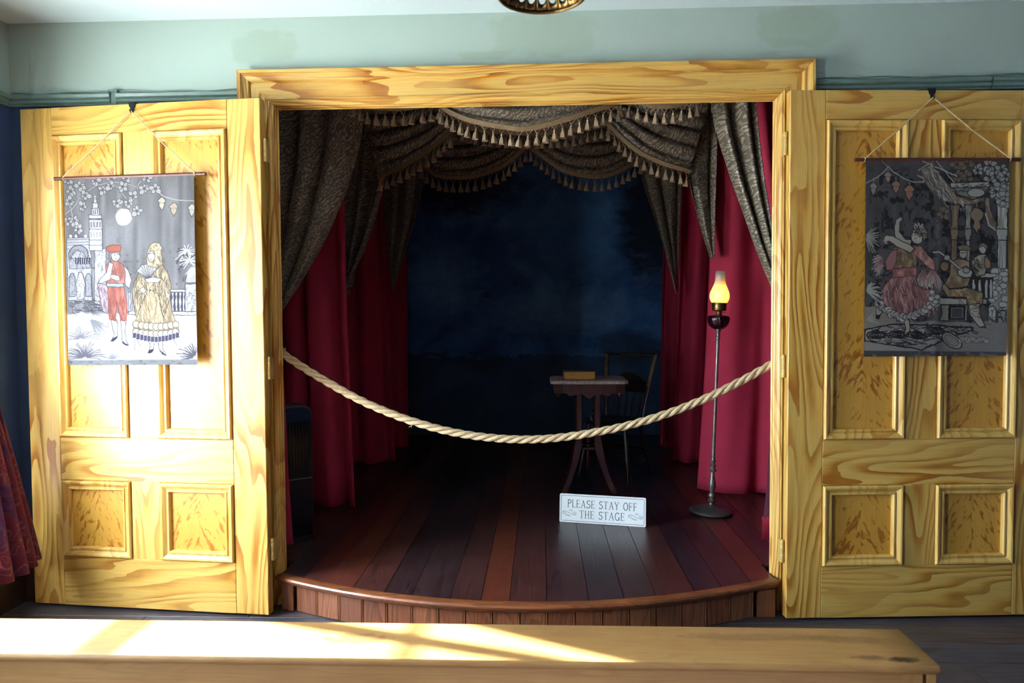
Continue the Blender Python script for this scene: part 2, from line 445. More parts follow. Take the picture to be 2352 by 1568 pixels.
M['iron'] = plain('black_iron_hook', srgb(24, 26, 34), 0.4, 0.3)
M['brass'] = plain('aged_brass', srgb(140, 112, 66), 0.32, 0.9, var=0.35, vscale=40)
M['bronze'] = plain('dark_bronze', srgb(138, 122, 116), 0.34, 0.6, var=0.3, vscale=30)
M['bronze_base'] = plain('patinated_bronze_base', srgb(78, 80, 78), 0.4, 0.3, var=0.3, vscale=20)
M['amethyst'] = plain('deep_amethyst_glass', srgb(38, 6, 20), 0.08, 0.0, var=0.1, Coat_Weight=1.0, Coat_Roughness=0.03)
M['wood_red'] = plank_mat('mahogany_table_wood', [srgb(62, 18, 11)], 'z', 0.22, 0.8, 0.6, 0.15, 0.4)
M['chair'] = plain('worn_black_chair_paint', srgb(34, 28, 26), 0.35, var=0.5, vscale=25)
M['chair_gilt'] = plain('rubbed_gilt_paint', srgb(120, 90, 56), 0.45, var=0.5, vscale=40)
M['plastic'] = plain('black_heater_plastic', srgb(20, 21, 26), 0.35, var=0.1)
M['plastic_grey'] = plain('charcoal_heater_side', srgb(54, 58, 68), 0.45, var=0.1)
M['gloss'] = plain('black_gloss_panel', srgb(10, 11, 14), 0.12, var=0.05)
M['chrome'] = plain('chrome_strip', srgb(180, 182, 186), 0.2, 0.9, var=0.05)
M['sign'] = plain('white_enamel_sign', srgb(242, 248, 250), 0.3, var=0.03, vscale=5)
M['ink'] = plain('charcoal_sign_ink', srgb(62, 70, 76), 0.6, var=0.1)
def marble():
    g = NG('speckled_pink_marble'); c = g.coords()
    v = g.noise(c, 160, 4, 0.7); n = g.noise(c, 12, 4, 0.6)
    col = g.ramp(v, [(0.35, srgb(96, 78, 78)), (0.5, srgb(160, 140, 136)), (0.65, srgb(204, 190, 186))])
    col = g.mix(1.0, col, g.ramp(n, [(0.3, gv(0.75)), (0.7, gv(1.0))]), 'MULTIPLY')
    g.P(Base_Color=col, Roughness=0.35)
    return g.m
M['marble'] = marble()
def pages():
    g = NG('yellowed_page_edges'); c = g.coords()
    n = g.noise(g.mapping(c, (0.05, 0.05, 1)), 420, 2, 0.6); b = g.noise(c, 30, 3, 0.6)
    col = g.mix(1.0, g.mix(b, srgb(176, 130, 70), srgb(148, 104, 52)), g.ramp(n, [(0.35, gv(0.7)), (0.6, gv(1))]), 'MULTIPLY')
    g.P(Base_Color=col, Roughness=0.85)
    return g.m
M['pages'] = pages()
M['leather'] = plain('worn_leather_cover', srgb(84, 62, 48), 0.6, var=0.45, vscale=50)
def china():
    g = NG('blue_white_china'); c = g.coords()
    n = g.noise(c, 45, 3, 0.6, 0.8)
    g.P(Base_Color=g.ramp(n, [(0.48, srgb(196, 206, 220)), (0.54, srgb(48, 74, 138))]), Roughness=0.2)
    return g.m
M['china'] = china()
def paisley():
    g = NG('paisley_window_curtain'); uv = g.coords('UV')
    d = g.n('ShaderNodeTexNoise', i_Vector=uv, i_Scale=7.0)
    wv = g.vmath('ADD', uv, g.vmath('MULTIPLY', d.outputs['Color'], (0.15, 0.15, 0)))
    vo = g.n('ShaderNodeTexVoronoi', feature='SMOOTH_F1'); g.set(vo.inputs['Vector'], wv); vo.inputs['Scale'].default_value = 20
    s = g.math('SINE', g.math('MULTIPLY', vo.outputs['Distance'], 30.0))
    col = g.mix(g.ramp(s, [(0.70, gv(0)), (0.9, gv(0.8))]), srgb(84, 10, 34), srgb(104, 64, 64))
    col = g.mix(g.ramp(g.noise(uv, 5, 3), [(0.5, gv(0)), (0.6, gv(0.7))]), col, srgb(44, 14, 62))
    g.P(Base_Color=col, Roughness=0.9)
    # thin cloth lets some daylight through
    tr = g.n('ShaderNodeBsdfTranslucent'); g.set(tr.inputs['Color'], col)
    mx = g.n('ShaderNodeMixShader'); mx.inputs[0].default_value = 0.06
    g.nt.links.new(g.b.outputs[0], mx.inputs[1]); g.nt.links.new(tr.outputs[0], mx.inputs[2]); g.nt.links.new(mx.outputs[0], g.out.inputs[0])
    return g.m
M['paisley'] = paisley()
def pane_mat():
    g = NG('window_glass'); tr = g.n('ShaderNodeBsdfTransparent'); gl = g.n('ShaderNodeBsdfGlossy'); gl.inputs['Roughness'].default_value = 0.02
    fr = g.n('ShaderNodeFresnel'); mx = g.n('ShaderNodeMixShader')
    g.nt.links.new(fr.outputs[0], mx.inputs[0]); g.nt.links.new(tr.outputs[0], mx.inputs[1]); g.nt.links.new(gl.outputs[0], mx.inputs[2]); g.nt.links.new(mx.outputs[0], g.out.inputs[0])
    return g.m
M['pane'] = pane_mat()
def frosted():
    g = NG('frosted_lamp_glass')
    a = g.n('ShaderNodeBsdfTranslucent'); a.inputs['Color'].default_value = (0.92, 0.90, 0.88, 1)
    b = g.n('ShaderNodeBsdfDiffuse'); b.inputs['Color'].default_value = (0.75, 0.75, 0.78, 1)
    t = g.n('ShaderNodeBsdfTransparent')
    gl = g.n('ShaderNodeBsdfGlossy'); gl.inputs['Roughness'].default_value = 0.25
    m1 = g.n('ShaderNodeMixShader'); m1.inputs[0].default_value = 0.25
    m2 = g.n('ShaderNodeMixShader'); m2.inputs[0].default_value = 0.22
    m3 = g.n('ShaderNodeMixShader'); m3.inputs[0].default_value = 0.06
    L = g.nt.links
    L.new(a.outputs[0], m1.inputs[1]); L.new(b.outputs[0], m1.inputs[2]); L.new(m1.outputs[0], m2.inputs[1]); L.new(t.outputs[0], m2.inputs[2])
    L.new(m2.outputs[0], m3.inputs[1]); L.new(gl.outputs[0], m3.inputs[2]); L.new(m3.outputs[0], g.out.inputs[0])
    return g.m
M['frosted'] = frosted()
def emit(name, col, st):
    g = NG(name); g.P(Base_Color=col, Emission_Color=col, Emission_Strength=st); return g.m
M['flame'] = emit('amber_lamp_flame', (1.0, 0.50, 0.05, 1), 16.0)
M['gravel'] = plain('sunlit_gravel_yard', srgb(226, 222, 214), 0.9, var=0.3, vscale=3)
def tapestry_mat(name):
    g = NG(name); at_ = g.n('ShaderNodeVertexColor', layer_name='print'); c = g.coords()
    n = g.noise(c, 260, 3, 0.6); b = g.noise(c, 8, 4, 0.6)
    col = g.mix(1.0, at_.outputs['Color'], g.ramp(n, [(0.3, gv(0.85)), (0.7, gv(1.1))]), 'MULTIPLY')
    col = g.mix(1.0, col, g.ramp(b, [(0.3, gv(0.9)), (0.7, gv(1.05))]), 'MULTIPLY')
    g.P(Base_Color=col, Roughness=0.9, Sheen_Weight=0.05); g.b.inputs['Specular IOR Level'].default_value = 0.2; g.bump(n, 0.3, 0.001)
    return g.m

# ---------------------------------------------------------------- room shell
OPX, OPZ = 1.158, 2.368       # stage opening half width and height
CASX, CASZ = 1.330, 2.540     # casing outer
def cells(us, zs, holes):
    for i in range(len(us)-1):
        for j in range(len(zs)-1):
            cu, cz = (us[i]+us[i+1])/2, (zs[j]+zs[j+1])/2
            if any(h[0] < cu < h[1] and h[2] < cz < h[3] for h in holes): continue
            yield us[i], us[i+1], zs[j], zs[j+1]
def wall(name, axis, c0, c1, u, holes, split=2.42, ztop=ZC):
    us = sorted(set([u[0], u[1]] + [h for hh in holes for h in hh[:2]])); zs = sorted(set([0.0, ztop, split] + [h for hh in holes for h in hh[2:]]))
    mb = MB()
    for a, b, z0, z1 in cells(us, zs, holes):
        mi = 0 if z0 >= split - 1e-6 else 1
        if axis == 'x': mb.box((c0, a, z0), (c1, b, z1), mi)
        else: mb.box((a, c0, z0), (b, c1, z1), mi)
    return tag(mb.build(name, [M['wall'], M['wall_low']]), None, kind='structure')
wh = {'left': [], 'back': []}
for nm, (wl, (u0, u1), (z0, z1)) in WINDOWS.items(): wh[wl].append((u0, u1, z0, z1))
tag(wall('wall_front', 'y', 0.0, 0.12, (XL-0.15, XR+0.15), [(-CASX+0.03, CASX-0.03, 0.0, CASZ-0.03)]), 'sage green wall above and around the stage opening')
tag(wall('wall_left', 'x', XL-0.15, XL, (YB-0.15, 0.0), wh['left']), 'slate blue and sage left wall with the sunny window')
tag(wall('wall_right', 'x', XR, XR+0.15, (YB-0.15, 0.0), []), 'painted right wall of the room')
tag(wall('wall_back', 'y', YB-0.15, YB, (XL, XR), wh['back']), 'painted wall behind the viewer')
mb = MB(); mb.box((XL-0.15, YB-0.15, ZC), (XR+0.15, 0.12, ZC+0.1)); tag(mb.build('ceiling', M['ceiling']), 'pale blue white ceiling', kind='structure')

floor = thing('floor', label='dark worn plank floor in front of the stage', kind='structure')
mb = MB(); mb.box((XL-0.15, YB-0.15, -0.08), (XR+0.15, 0.10, -0.024)); mb.build('subfloor', M['void'], floor)
yy = 0.005; row = 0
while yy > YB:
    y0 = yy - 0.172
    xs = [XL]; x = XL + random.uniform(0.6, 2.4)
    while x < XR - 0.4: xs.append(x); x += random.uniform(1.8, 3.2)
    xs.append(XR)
    for a, b in zip(xs[:-1], xs[1:]):
        mb = MB(); L = b - a - 0.002; dz = random.uniform(-0.0008, 0.0008)
        mb.bevbox((-L/2, -0.0845, -0.024), (L/2, 0.0845, dz), 0.0018)
        mb.build('plank', M['floor_plank'], floor, loc=((a+b)/2, yy - 0.086, 0))
    yy = y0; row += 1

# windows: frame, two sashes, muntins, panes
def window(nm, wl, u, z):
    if wl == 'left': o = thing(nm, (XL, 0, 0), 0, kind='structure')
    else: o = thing(nm, (0, YB, 0), PI/2, kind='structure')
    u0, u1 = u; z0, z1 = z
    if wl == 'back': u0, u1 = -u1, -u0
    f = MB()
    for a, b in (((-0.15, u0, z0), (0.0, u0+0.03, z1)), ((-0.15, u1-0.03, z0), (0.0, u1, z1)), ((-0.15, u0+0.03, z1-0.03), (0, u1-0.03, z1)), ((-0.17, u0+0.03, z0), (0.0, u1-0.03, z0+0.03))): f.box(a, b)
    f.build('frame', M['white_paint'], o)
    f = MB()
    for a, b in (((0, u0-0.09, z0-0.0), (0.02, u0, z1+0.09)), ((0, u1, z0), (0.02, u1+0.06, z1+0.09)), ((0, u0, z1), (0.02, u1, z1+0.09)), ((0, u0-0.1, z0-0.04), (0.04, u1+0.07, z0))): f.box(a, b)
    f.build('casing', M['white_paint'], o)
    zm = z0 + (z1-z0)*0.39
    for (x, a, b) in ((-0.06, z0+0.03, zm+0.02), (-0.10, zm-0.02, z1-0.03)):
        s = MB(); p, q = u0+0.03, u1-0.03; r = 0.04
        for aa, bb in (((x-0.035, p, a), (x, p+r, b)), ((x-0.035, q-r, a), (x, q, b)), ((x-0.035, p+r, b-r), (x, q-r, b)), ((x-0.035, p+r, a), (x, q-r, a+r*1.2))): s.box(aa, bb)
        so_ = s.build('sash', M['white_paint'], o)
        ycs = [(p+0.23, 0.035), (q-0.23, 0.035)] if u1-u0 > 1.2 else [((p+q)/2, 0.012)]
        for yc, hw in ycs:
            s = MB(); s.box((x-0.03, yc-hw, a+r*1.2), (x-0.005, yc+hw, b-r)); s.build('mullion', M['white_paint'], so_)
        zmid = (a+b)/2; ys = [p+r] + [v_ for yc, hw in ycs for v_ in (yc-hw, yc+hw)] + [q-r]
        for ya, yb_ in zip(ys[0::2], ys[1::2]):
            s = MB(); s.box((x-0.03, ya, zmid-0.012), (x-0.005, yb_, zmid+0.012)); s.build('muntin', M['white_paint'], so_)
        s = MB(); s.add([(x-0.018, p+r, a+r), (x-0.018, q-r, a+r), (x-0.018, q-r, b-r), (x-0.018, p+r, b-r)], [(0, 1, 2, 3)]); s.build('pane', M['pane'], so_)
    return o
for nm, (wl, u, z) in WINDOWS.items(): tag(window(nm, wl, u, z), 'white sash window letting in daylight')
mb = MB(); mb.add([(-40, -40, -0.5), (40, -40, -0.5), (40, 40, -0.5), (-40, 40, -0.5)], [(0, 1, 2, 3)])
tag(mb.build('ground_outside', M['gravel']), 'sunlit gravel yard outside the windows', kind='structure')

# baseboards and picture rail
def run(name, prof, a, b, normal, mat, label):
    """moulding: prof (out, z) extruded from a to b along the wall; normal points into the room"""
    mb = MB(); a, b, n = Vector(a), Vector(b), Vector(normal)
    k = len(prof); vs = [a + n*p[0] + Vector((0, 0, p[1])) for p in prof] + [b + n*p[0] + Vector((0, 0, p[1])) for p in prof]
    mb.add(vs, [tuple(range(k)), tuple(range(k, 2*k))[::-1]] + [(i, (i+1) % k, k+(i+1) % k, k+i) for i in range(k)])
    return tag(mb.build(name, mat), label, kind='structure')
bp = [(0, 0), (0.014, 0), (0.014, 0.15), (0.008, 0.17), (0.006, 0.19), (0, 0.19)]
run('baseboard_front_left', bp, (XL, 0, 0), (-CASX, 0, 0), (0, -1, 0), M['base'], 'dark baseboard left of the stage')
run('baseboard_front_right', bp, (CASX, 0, 0), (XR, 0, 0), (0, -1, 0), M['base'], 'dark baseboard right of the stage')
run('baseboard_left', bp, (XL, -0.014, 0), (XL, YB, 0), (1, 0, 0), M['base'], 'dark baseboard along the left wall')
rp = [(0, 2.400), (0.012, 2.400), (0.012, 2.406), (0.022, 2.412), (0.022, 2.424), (0.016, 2.428), (0.026, 2.434), (0.030, 2.446), (0.026, 2.452), (0.010, 2.452), (0.008, 2.457), (0, 2.457)]
run('trim_1', rp, (XL, 0, 0), (-1.955, 0, 0), (0, -1, 0), M['rail'], 'sage picture rail left of its joint')
run('trim_2', rp, (-1.925, 0, 0), (-CASX, 0, 0), (0, -1, 0), M['rail'], 'sage picture rail between joint and casing')
run('trim_3', rp, (CASX, 0, 0), (2.12, 0, 0), (0, -1, 0), M['rail'], 'sage picture rail right of the casing')
run('trim_4', rp, (2.124, 0, 0), (XR, 0, 0), (0, -1, 0), M['rail'], 'sage picture rail beyond its right joint')
run('trim_5', rp, (XL, -0.03, 0), (XL, -0.28, 0), (1, 0, 0), M['rail'], 'sage picture rail on the left wall')
mb = MB(); mb.bevbox((-1.955, -0.018, 2.398), (-1.925, 0.0, 2.468), 0.003); mb.bevbox((-1.962, -0.024, 2.46), (-1.918, 0.0, 2.470), 0.002)
tag(mb.build('trim_6', M['rail']), 'small bracket in the picture rail joint', kind='structure')
for nm, x0, x1, lab in (('wire', XL+0.02, -CASX, 'thin painted wire lying along the left picture rail'), ('wire', CASX+0.005, 2.9, 'thin painted wire lying along the right picture rail')):
    mb = MB(); pts = []; k = int((x1-x0)/0.04)
    for i in range(k+1):
        x = x0 + (x1-x0)*i/k
        pts.append((x, -0.008, 2.462 + 0.003*math.sin(x*9.0) + 0.0025*math.sin(x*23.0+1)))
    mb.tube(pts, 0.0028, 6); tag(mb.build(nm, M['rail'], smooth=True), lab, 'wire')

# ---------------------------------------------------------------- stage opening casing (three mitred lengths)
CP = [(0.0, 0.0), (0.0, 0.050), (0.004, 0.054), (0.017, 0.054), (0.019, 0.048), (0.021, 0.048), (0.030, 0.040), (0.040, 0.036), (0.041, 0.040), (0.048, 0.039),
      (0.054, 0.030), (0.056, 0.026), (0.126, 0.026), (0.128, 0.030), (0.134, 0.031), (0.136, 0.026), (0.142, 0.026), (0.148, 0.022), (0.152, 0.018), (0.159, 0.014), (0.161, 0.004),
      (0.165, 0.0), (0.166, -0.012), (0.171, -0.018), (0.169, -0.026), (0.128, -0.13), (0.09, -0.13), (0.0, 0.0)]
def casing_len(side):
    mb = MB(); k = len(CP)-1
    vs = []
    for end in (0, 1):
        for (wd, d) in CP[:k]:
            if side == 'top': vs.append(((-CASX + wd) if end == 0 else (CASX - wd), -d, CASZ - wd))
            else:
                sx = -1 if side == 'left' else 1
                vs.append((sx*(CASX - wd), -d, 0.0 if end == 0 else CASZ - wd))
    fs = [(i, (i+1) % k, k+(i+1) % k, k+i) for i in range(k)] + [tuple(range(k))]
    mb.add(vs, fs)
    return mb
cas = thing('door_1', label='grained pine casing framing the stage opening', kind='structure')
for sd_, nm_ in (('left', 'casing_post'), ('top', 'casing_head'), ('right', 'casing_post')):
    casing_len(sd_).build(nm_, M['grain_h'] if sd_ == 'top' else M['grain_v'], cas)

# ---------------------------------------------------------------- doors
DW, DH, DT = 1.199, 2.361, 0.044
PU = [(0.160, 0.530), (0.675, 1.037)]; PZ = [(0.236, 0.606), (0.810, 2.233)]   # door-local panel openings
def frame_mould(w, h, prof):
    """mitred rectangular frame centred on origin; prof = (inset, out) where out is toward -y"""
    mb = MB(); k = len(prof); vs = []
    for (sx, sz) in ((-1, -1), (1, -1), (1, 1), (-1, 1)):
        for (i_, d) in prof: vs.append((sx*(w/2 - i_), -d, sz*(h/2 - i_)))
    fs = []
    for c in range(4):
        n = (c+1) % 4
        for i in range(k-1): fs.append((c*k+i, n*k+i, n*k+i+1, c*k+i+1))
    mb.add(vs, fs); return mb
MP = [(0.000, -0.012), (0.000, 0.000), (0.003, -0.004), (0.004, 0.008), (0.009, 0.013), (0.016, 0.012), (0.024, 0.006), (0.031, -0.001), (0.034, -0.001), (0.037, 0.004), (0.043, 0.004), (0.047, -0.002), (0.049, -0.014)]
def door(sgn, loc, rz, label):
    o = thing('panelled_door', loc, rz, label, 'door')
    def X(u): return sgn*u
    def bx(name, u0, u1, z0, z1, mat, r=0.0015):
        mb = MB(); a, b = sorted((X(u0), X(u1))); cx, cz = (a+b)/2, (z0+z1)/2
        mb.bevbox((a-cx, 0, z0-cz), (b-cx, DT, z1-cz), r)
        return mb.build(name, mat, o, loc=(cx, 0, cz))
    bx('stile', 0, PU[0][0], 0, DH, M['grain_v'], 0.003); bx('stile', PU[1][1], DW, 0, DH, M['grain_v'], 0.003)
    bx('rail', PU[0][0], PU[1][1], 0, PZ[0][0], M['grain_h']); bx('rail', PU[0][0], PU[1][1], PZ[0][1], PZ[1][0], M['grain_h']); bx('rail', PU[0][0], PU[1][1], PZ[1][1], DH, M['grain_h'])
    for z0, z1 in PZ: bx('muntin', PU[0][1], PU[1][0], z0, z1, M['grain_v'])
    for u0, u1 in PU:
        for z0, z1 in PZ:
            cx, cz = X((u0+u1)/2), (z0+z1)/2; wd, ht = u1-u0, z1-z0
            mb = MB(); mb.box((-wd/2, 0.014, -ht/2), (wd/2, 0.030, ht/2)); mb.build('panel', M['fleck'], o, loc=(cx, 0, cz))
            mb = frame_mould(wd, ht, MP); mb.build('panel_moulding', M['mould'], o, loc=(cx, 0, cz))
    for hz in (0.30, 1.14, 2.13):
        mb = MB(); mb.lathe([(0.0075, -0.05), (0.0085, -0.048), (0.0085, -0.012), (0.0075, -0.010), (0.0085, -0.008), (0.0085, 0.030), (0.0075, 0.032), (0.0085, 0.034), (0.0085, 0.048), (0.005, 0.054)], 12)
        x0, x1 = sorted((sgn*0.0, -sgn*0.006))
        mb.box((x0, -0.001, -0.05), (x1, 0.03, 0.05))
        mb.build('hinge', M['hinge'], o, smooth=True, loc=(-sgn*0.010, DT*0.55, hz))
    return o
HXL, YHL, TL = 1.1756, -0.1713, 0.0934
HXR, YHR, TR = 1.1846, -0.1416, 0.0652
DZ = 0.012
door(-1, (-HXL, YHL, DZ), -TL, 'grained pine panelled door folded open at the left of the stage')
door(1, (HXR, YHR, DZ), TR, 'grained pine panelled door folded open at the right of the stage')

# ---------------------------------------------------------------- stage platform
SZ = 0.165
def yfront(x): return -0.072 - 0.318*(1 - (x/1.168)**2)
stage = thing('stage', (0, 0, 0), 0, 'low wooden stage with bowed front edge and plank floor', 'stage')
inner_w = [0.128, 0.118, 0.142, 0.150, 0.124, 0.168, 0.132, 0.120, 0.156, 0.176, 0.150, 0.138, 0.172, 0.130, 0.146, 0.125]
kf = 2.336/sum(inner_w); edges = [-1.168 - 0.132*i for i in range(6, 0, -1)] + [-1.168]
for wv_ in inner_w: edges.append(edges[-1] + wv_*kf)
edges += [1.168 + 0.132*i for i in range(1, 7)]
for a, b in zip(edges[:-1], edges[1:]):
    if a > 1.95: break
    a_, b_ = a + 0.0012, b - 0.0012
    inside = (a + b)/2
    mb = MB(); dz = random.uniform(-0.0008, 0.0008)
    poly = []
    if abs(inside) < 1.16:
        fa, fb = max(a_, -1.163), min(b_, 1.163); o_ = OPX - 0.002
        poly = [(fa + (fb-fa)*i/6, yfront(fa + (fb-fa)*i/6) + 0.012) for i in range(7)]
        if b_ > o_: poly += [(fb, -0.06), (o_, -0.06), (o_, 0.135), (b_, 0.135)]
        poly += [(b_, 3.95), (a_, 3.95)]
        if a_ < -o_: poly += [(a_, 0.135), (-o_, 0.135), (-o_, -0.06), (fa, -0.06)]
        mb.prism(poly, 'z', SZ-0.025, SZ+dz)
    else:
        mb.bevbox((a_, 0.135, SZ-0.025), (b_, 3.95, SZ+dz), 0.001)
    mb.build('plank', M['stage_plank'], stage)
# strips of floor behind the wall beside the opening are covered by the outer planks; dark base below
mb = MB()
for i in range(24):
    x0 = -1.13 + 2.26*i/24; x1 = -1.13 + 2.26*(i+1)/24; y = max(yfront(x0), yfront(x1)) + 0.06
    mb.box((x0, y, 0.0), (x1, 0.0, SZ-0.026))
mb.box((-1.12, 0.0, 0.0), (1.12, 0.13, SZ-0.026)); mb.box((-1.95, 0.13, 0.0), (1.95, 3.95, SZ-0.026))
mb.build('base', M['void'], stage)
# moulded nosing along the bow
NP = [(0.03, 0.0), (-0.004, 0.0), (-0.012, -0.004), (-0.016, -0.012), (-0.014, -0.020), (-0.008, -0.025), (-0.002, -0.026), (-0.002, -0.031), (0.002, -0.036), (0.010, -0.040), (0.03, -0.040)]
mb = MB(); K = 64; rows = []
for i in range(K+1):
    x = -1.172 + 2.344*i/K; y = yfront(max(-1.168, min(1.168, x)))
    tx = Vector((1, 0.318*2*x/1.168**2, 0)).normalized(); n = Vector((tx.y, -tx.x, 0))
    rows.append([Vector((x, y, SZ+0.0008)) - n*p[0] + Vector((0, 0, p[1])) for p in NP])
k = len(NP)
mb.add([p for r in rows for p in r], [(j*k+i, j*k+(i+1) % k, (j+1)*k+(i+1) % k, (j+1)*k+i) for j in range(K) for i in range(k)] + [tuple(range(k)), tuple(range(K*k, K*k+k))[::-1]])
mb.build('nosing', M['nosing'], stage, smooth=True, angle=30)
# fascia boards, each with a beaded edge
def fx_edges():
    px = [683, 730, 782, 837, 897, 958, 1020, 1084, 1150, 1215, 1281, 1347, 1412, 1475, 1535, 1595, 1652, 1706]
    return [-1.085] + [-1.085 + 2.15*i/len(px) for i in range(1, len(px))] + [1.065]
fe = fx_edges()
for a, b in zip(fe[:-1], fe[1:]):
    def pt(x, off):
        y = yfront(x); tx = Vector((1, 0.318*2*x/1.168**2, 0)).normalized(); n = Vector((tx.y, -tx.x, 0)); p = Vector((x, y, 0)) - n*(0.026+off); return (p.x, p.y)
    g = 0.0016; bw = 0.007
    poly = [pt(a+g, 0), pt((a+b)/2, 0), pt(b-g-bw-0.003, 0), pt(b-g-bw-0.0015, 0.004), pt(b-g-bw, 0.0008), pt(b-g-bw/2, -0.001), pt(b-g, 0.0012), pt(b-g, 0.016), pt(a+g, 0.016)]
    mb = MB(); mb.prism(poly, 'z', 0.002 + random.uniform(0, 0.004), SZ-0.038); mb.build('board', M['fascia'], stage)
for (x0, x1) in ((-1.150, -1.118), (-1.116, -1.088), (1.068, 1.150)):
    y0 = min(yfront(x0), yfront(x1)) + 0.024
    mb = MB(); mb.bevbox((x0, y0-0.004, 0.001), (x1, y0+0.05, SZ-0.038), 0.002); mb.build('end_post', M['fascia'], stage)

# stage box behind the opening
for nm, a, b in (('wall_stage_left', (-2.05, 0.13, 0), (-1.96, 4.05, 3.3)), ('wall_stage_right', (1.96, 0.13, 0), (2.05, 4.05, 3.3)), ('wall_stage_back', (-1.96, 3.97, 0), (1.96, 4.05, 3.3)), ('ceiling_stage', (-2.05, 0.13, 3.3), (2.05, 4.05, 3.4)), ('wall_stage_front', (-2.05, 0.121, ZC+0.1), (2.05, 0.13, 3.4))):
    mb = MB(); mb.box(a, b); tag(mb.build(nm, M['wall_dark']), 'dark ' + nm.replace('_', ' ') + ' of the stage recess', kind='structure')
mb = MB(); rows = []; uvs = []
for j in range(30):
    rows.append([(-1.75 + 3.5*i/60, 3.86 + 0.006*math.sin(i*0.55) + 0.004*math.sin(j*0.4+i*0.2), SZ+0.01 + 3.0*j/29) for i in range(61)])
mb.grid(rows); bd = mb.build('painted_backdrop', M['backdrop'], smooth=True)
tag(bd, 'dark blue painted canvas backdrop of a cloudy night sky', 'backdrop')

# ---------------------------------------------------------------- curtains, drapes, swags
def sheet(le, re, folds, amp, phase=0.0, nu=72, nv=48, seed=0, sharp=1.0, back=0.0, amp_top=1.0, amp_bot=1.0, mat='red', name='cloth', parent=None, turn=None):
    """cloth between a left edge and a right edge (lists of world points, top to bottom), pleated toward the viewer"""
    L = spline(le, nv); R = spline(re, nv); rs = random.Random(seed)
    ph2 = rs.uniform(0, 6); rows = []; uvs = []
    wid = max((L[0]-R[0]).length, (L[-1]-R[-1]).length); vlen = 0.0
    for j in range(nv):
        t = j/(nv-1); row = []; ur = []
        if j: vlen += (L[j]-L[j-1]).length*0.5 + (R[j]-R[j-1]).length*0.5
        am = amp*(amp_top*(1-t) + amp_bot*t)
        for i in range(nu):
            s = i/(nu-1); p = L[j].lerp(R[j], s)
            sw = s + 0.035*math.sin(2*PI*s*1.3 + t*2.2 + ph2) * min(1, 4*s, 4*(1-s))
            wv = math.sin(2*PI*folds*sw + phase + 0.7*math.sin(t*2.5+ph2))
            wv = math.copysign(abs(wv)**sharp, wv)
            wv += 0.28*math.sin(2*PI*folds*1.9*sw + 1.3*t + ph2)
            p = p + Vector((0.25*am*math.cos(2*PI*folds*sw+phase), am*wv + back*s, 0))
            if turn: p = turn(p, s, t)
            row.append(p); ur.append((s*wid*1.4, -vlen))
        rows.append(row); uvs.append(ur)
    mb = MB(); mb.grid(rows, uv=uvs)
    return mb.build(name, M[mat], parent, smooth=True, angle=180)
def E(Y, *pts): return [at(px, py, Y) for px, py in pts]

# red velvet curtains, from front to back
GR = 'red velvet wing curtains'
def red(le, re, folds, amp, label, phase=0.0, seed=0, **kw):
    o = sheet(le, re, folds, amp, phase, seed=seed, name='wing_curtain', mat='red', **kw)
    for v_ in o.data.vertices: v_.co.z = max(v_.co.z, SZ + 0.012)
    md = o.modifiers.new('thickness', 'SOLIDIFY'); md.thickness = 0.004
    return tag(o, label, 'curtain', GR)
def V(*p): return [Vector(q) for q in p]
red(V((-1.85, 1.22, 2.95), (-1.85, 1.22, 1.2), (-1.83, 1.20, 0.178)), [at(790, 120, 1.15), at(797, 400, 1.15), at(804, 700, 1.13), at(821, 1161, 1.12)], 3.6, 0.055, 'red velvet wing curtain at left, nearest the black heater', 0.4, 1)
red(V((-1.85, 2.32, 3.0), (-1.85, 2.32, 1.2), (-1.83, 2.30, 0.178)), [at(872, 230, 2.45), at(885, 500, 2.45), at(900, 800, 2.48), at(913, 1059, 2.5)], 3.2, 0.05, 'dim red velvet wing curtain at left, second from the opening', 2.0, 2)
red(V((-1.85, 3.05, 3.1), (-1.85, 3.05, 1.2), (-1.85, 3.05, 0.178)), [at(925, 300, 3.2), at(931, 650, 3.2), at(935, 1035, 3.2)], 3.0, 0.045, 'darkest red wing curtain at left, beside the backdrop', 1.0, 3)
red([at(1652, 120, 1.52), at(1645, 330, 1.52), at(1628, 800, 1.52), at(1609, 1125, 1.54)], V((1.85, 1.42, 2.95), (1.85, 1.40, 1.2), (1.83, 1.36, 0.178)), 1.5, 0.05, 'bright red velvet wing curtain at right, behind the floor lamp', 2.6, 4)
red([at(1568, 300, 2.5), at(1562, 500, 2.5), at(1552, 800, 2.52), at(1544, 1058, 2.55)], V((1.85, 2.35, 3.0), (1.85, 2.35, 1.2), (1.83, 2.33, 0.178)), 3.0, 0.05, 'dim red velvet wing curtain at right, behind the black chair', 0.8, 5)
red([at(1524, 300, 3.2), at(1519, 600, 3.2), at(1513, 1035, 3.2)], V((1.85, 3.05, 3.1), (1.85, 3.05, 1.2), (1.85, 3.05, 0.178)), 3.0, 0.045, 'darkest red wing curtain at right, beside the backdrop', 0.3, 6)
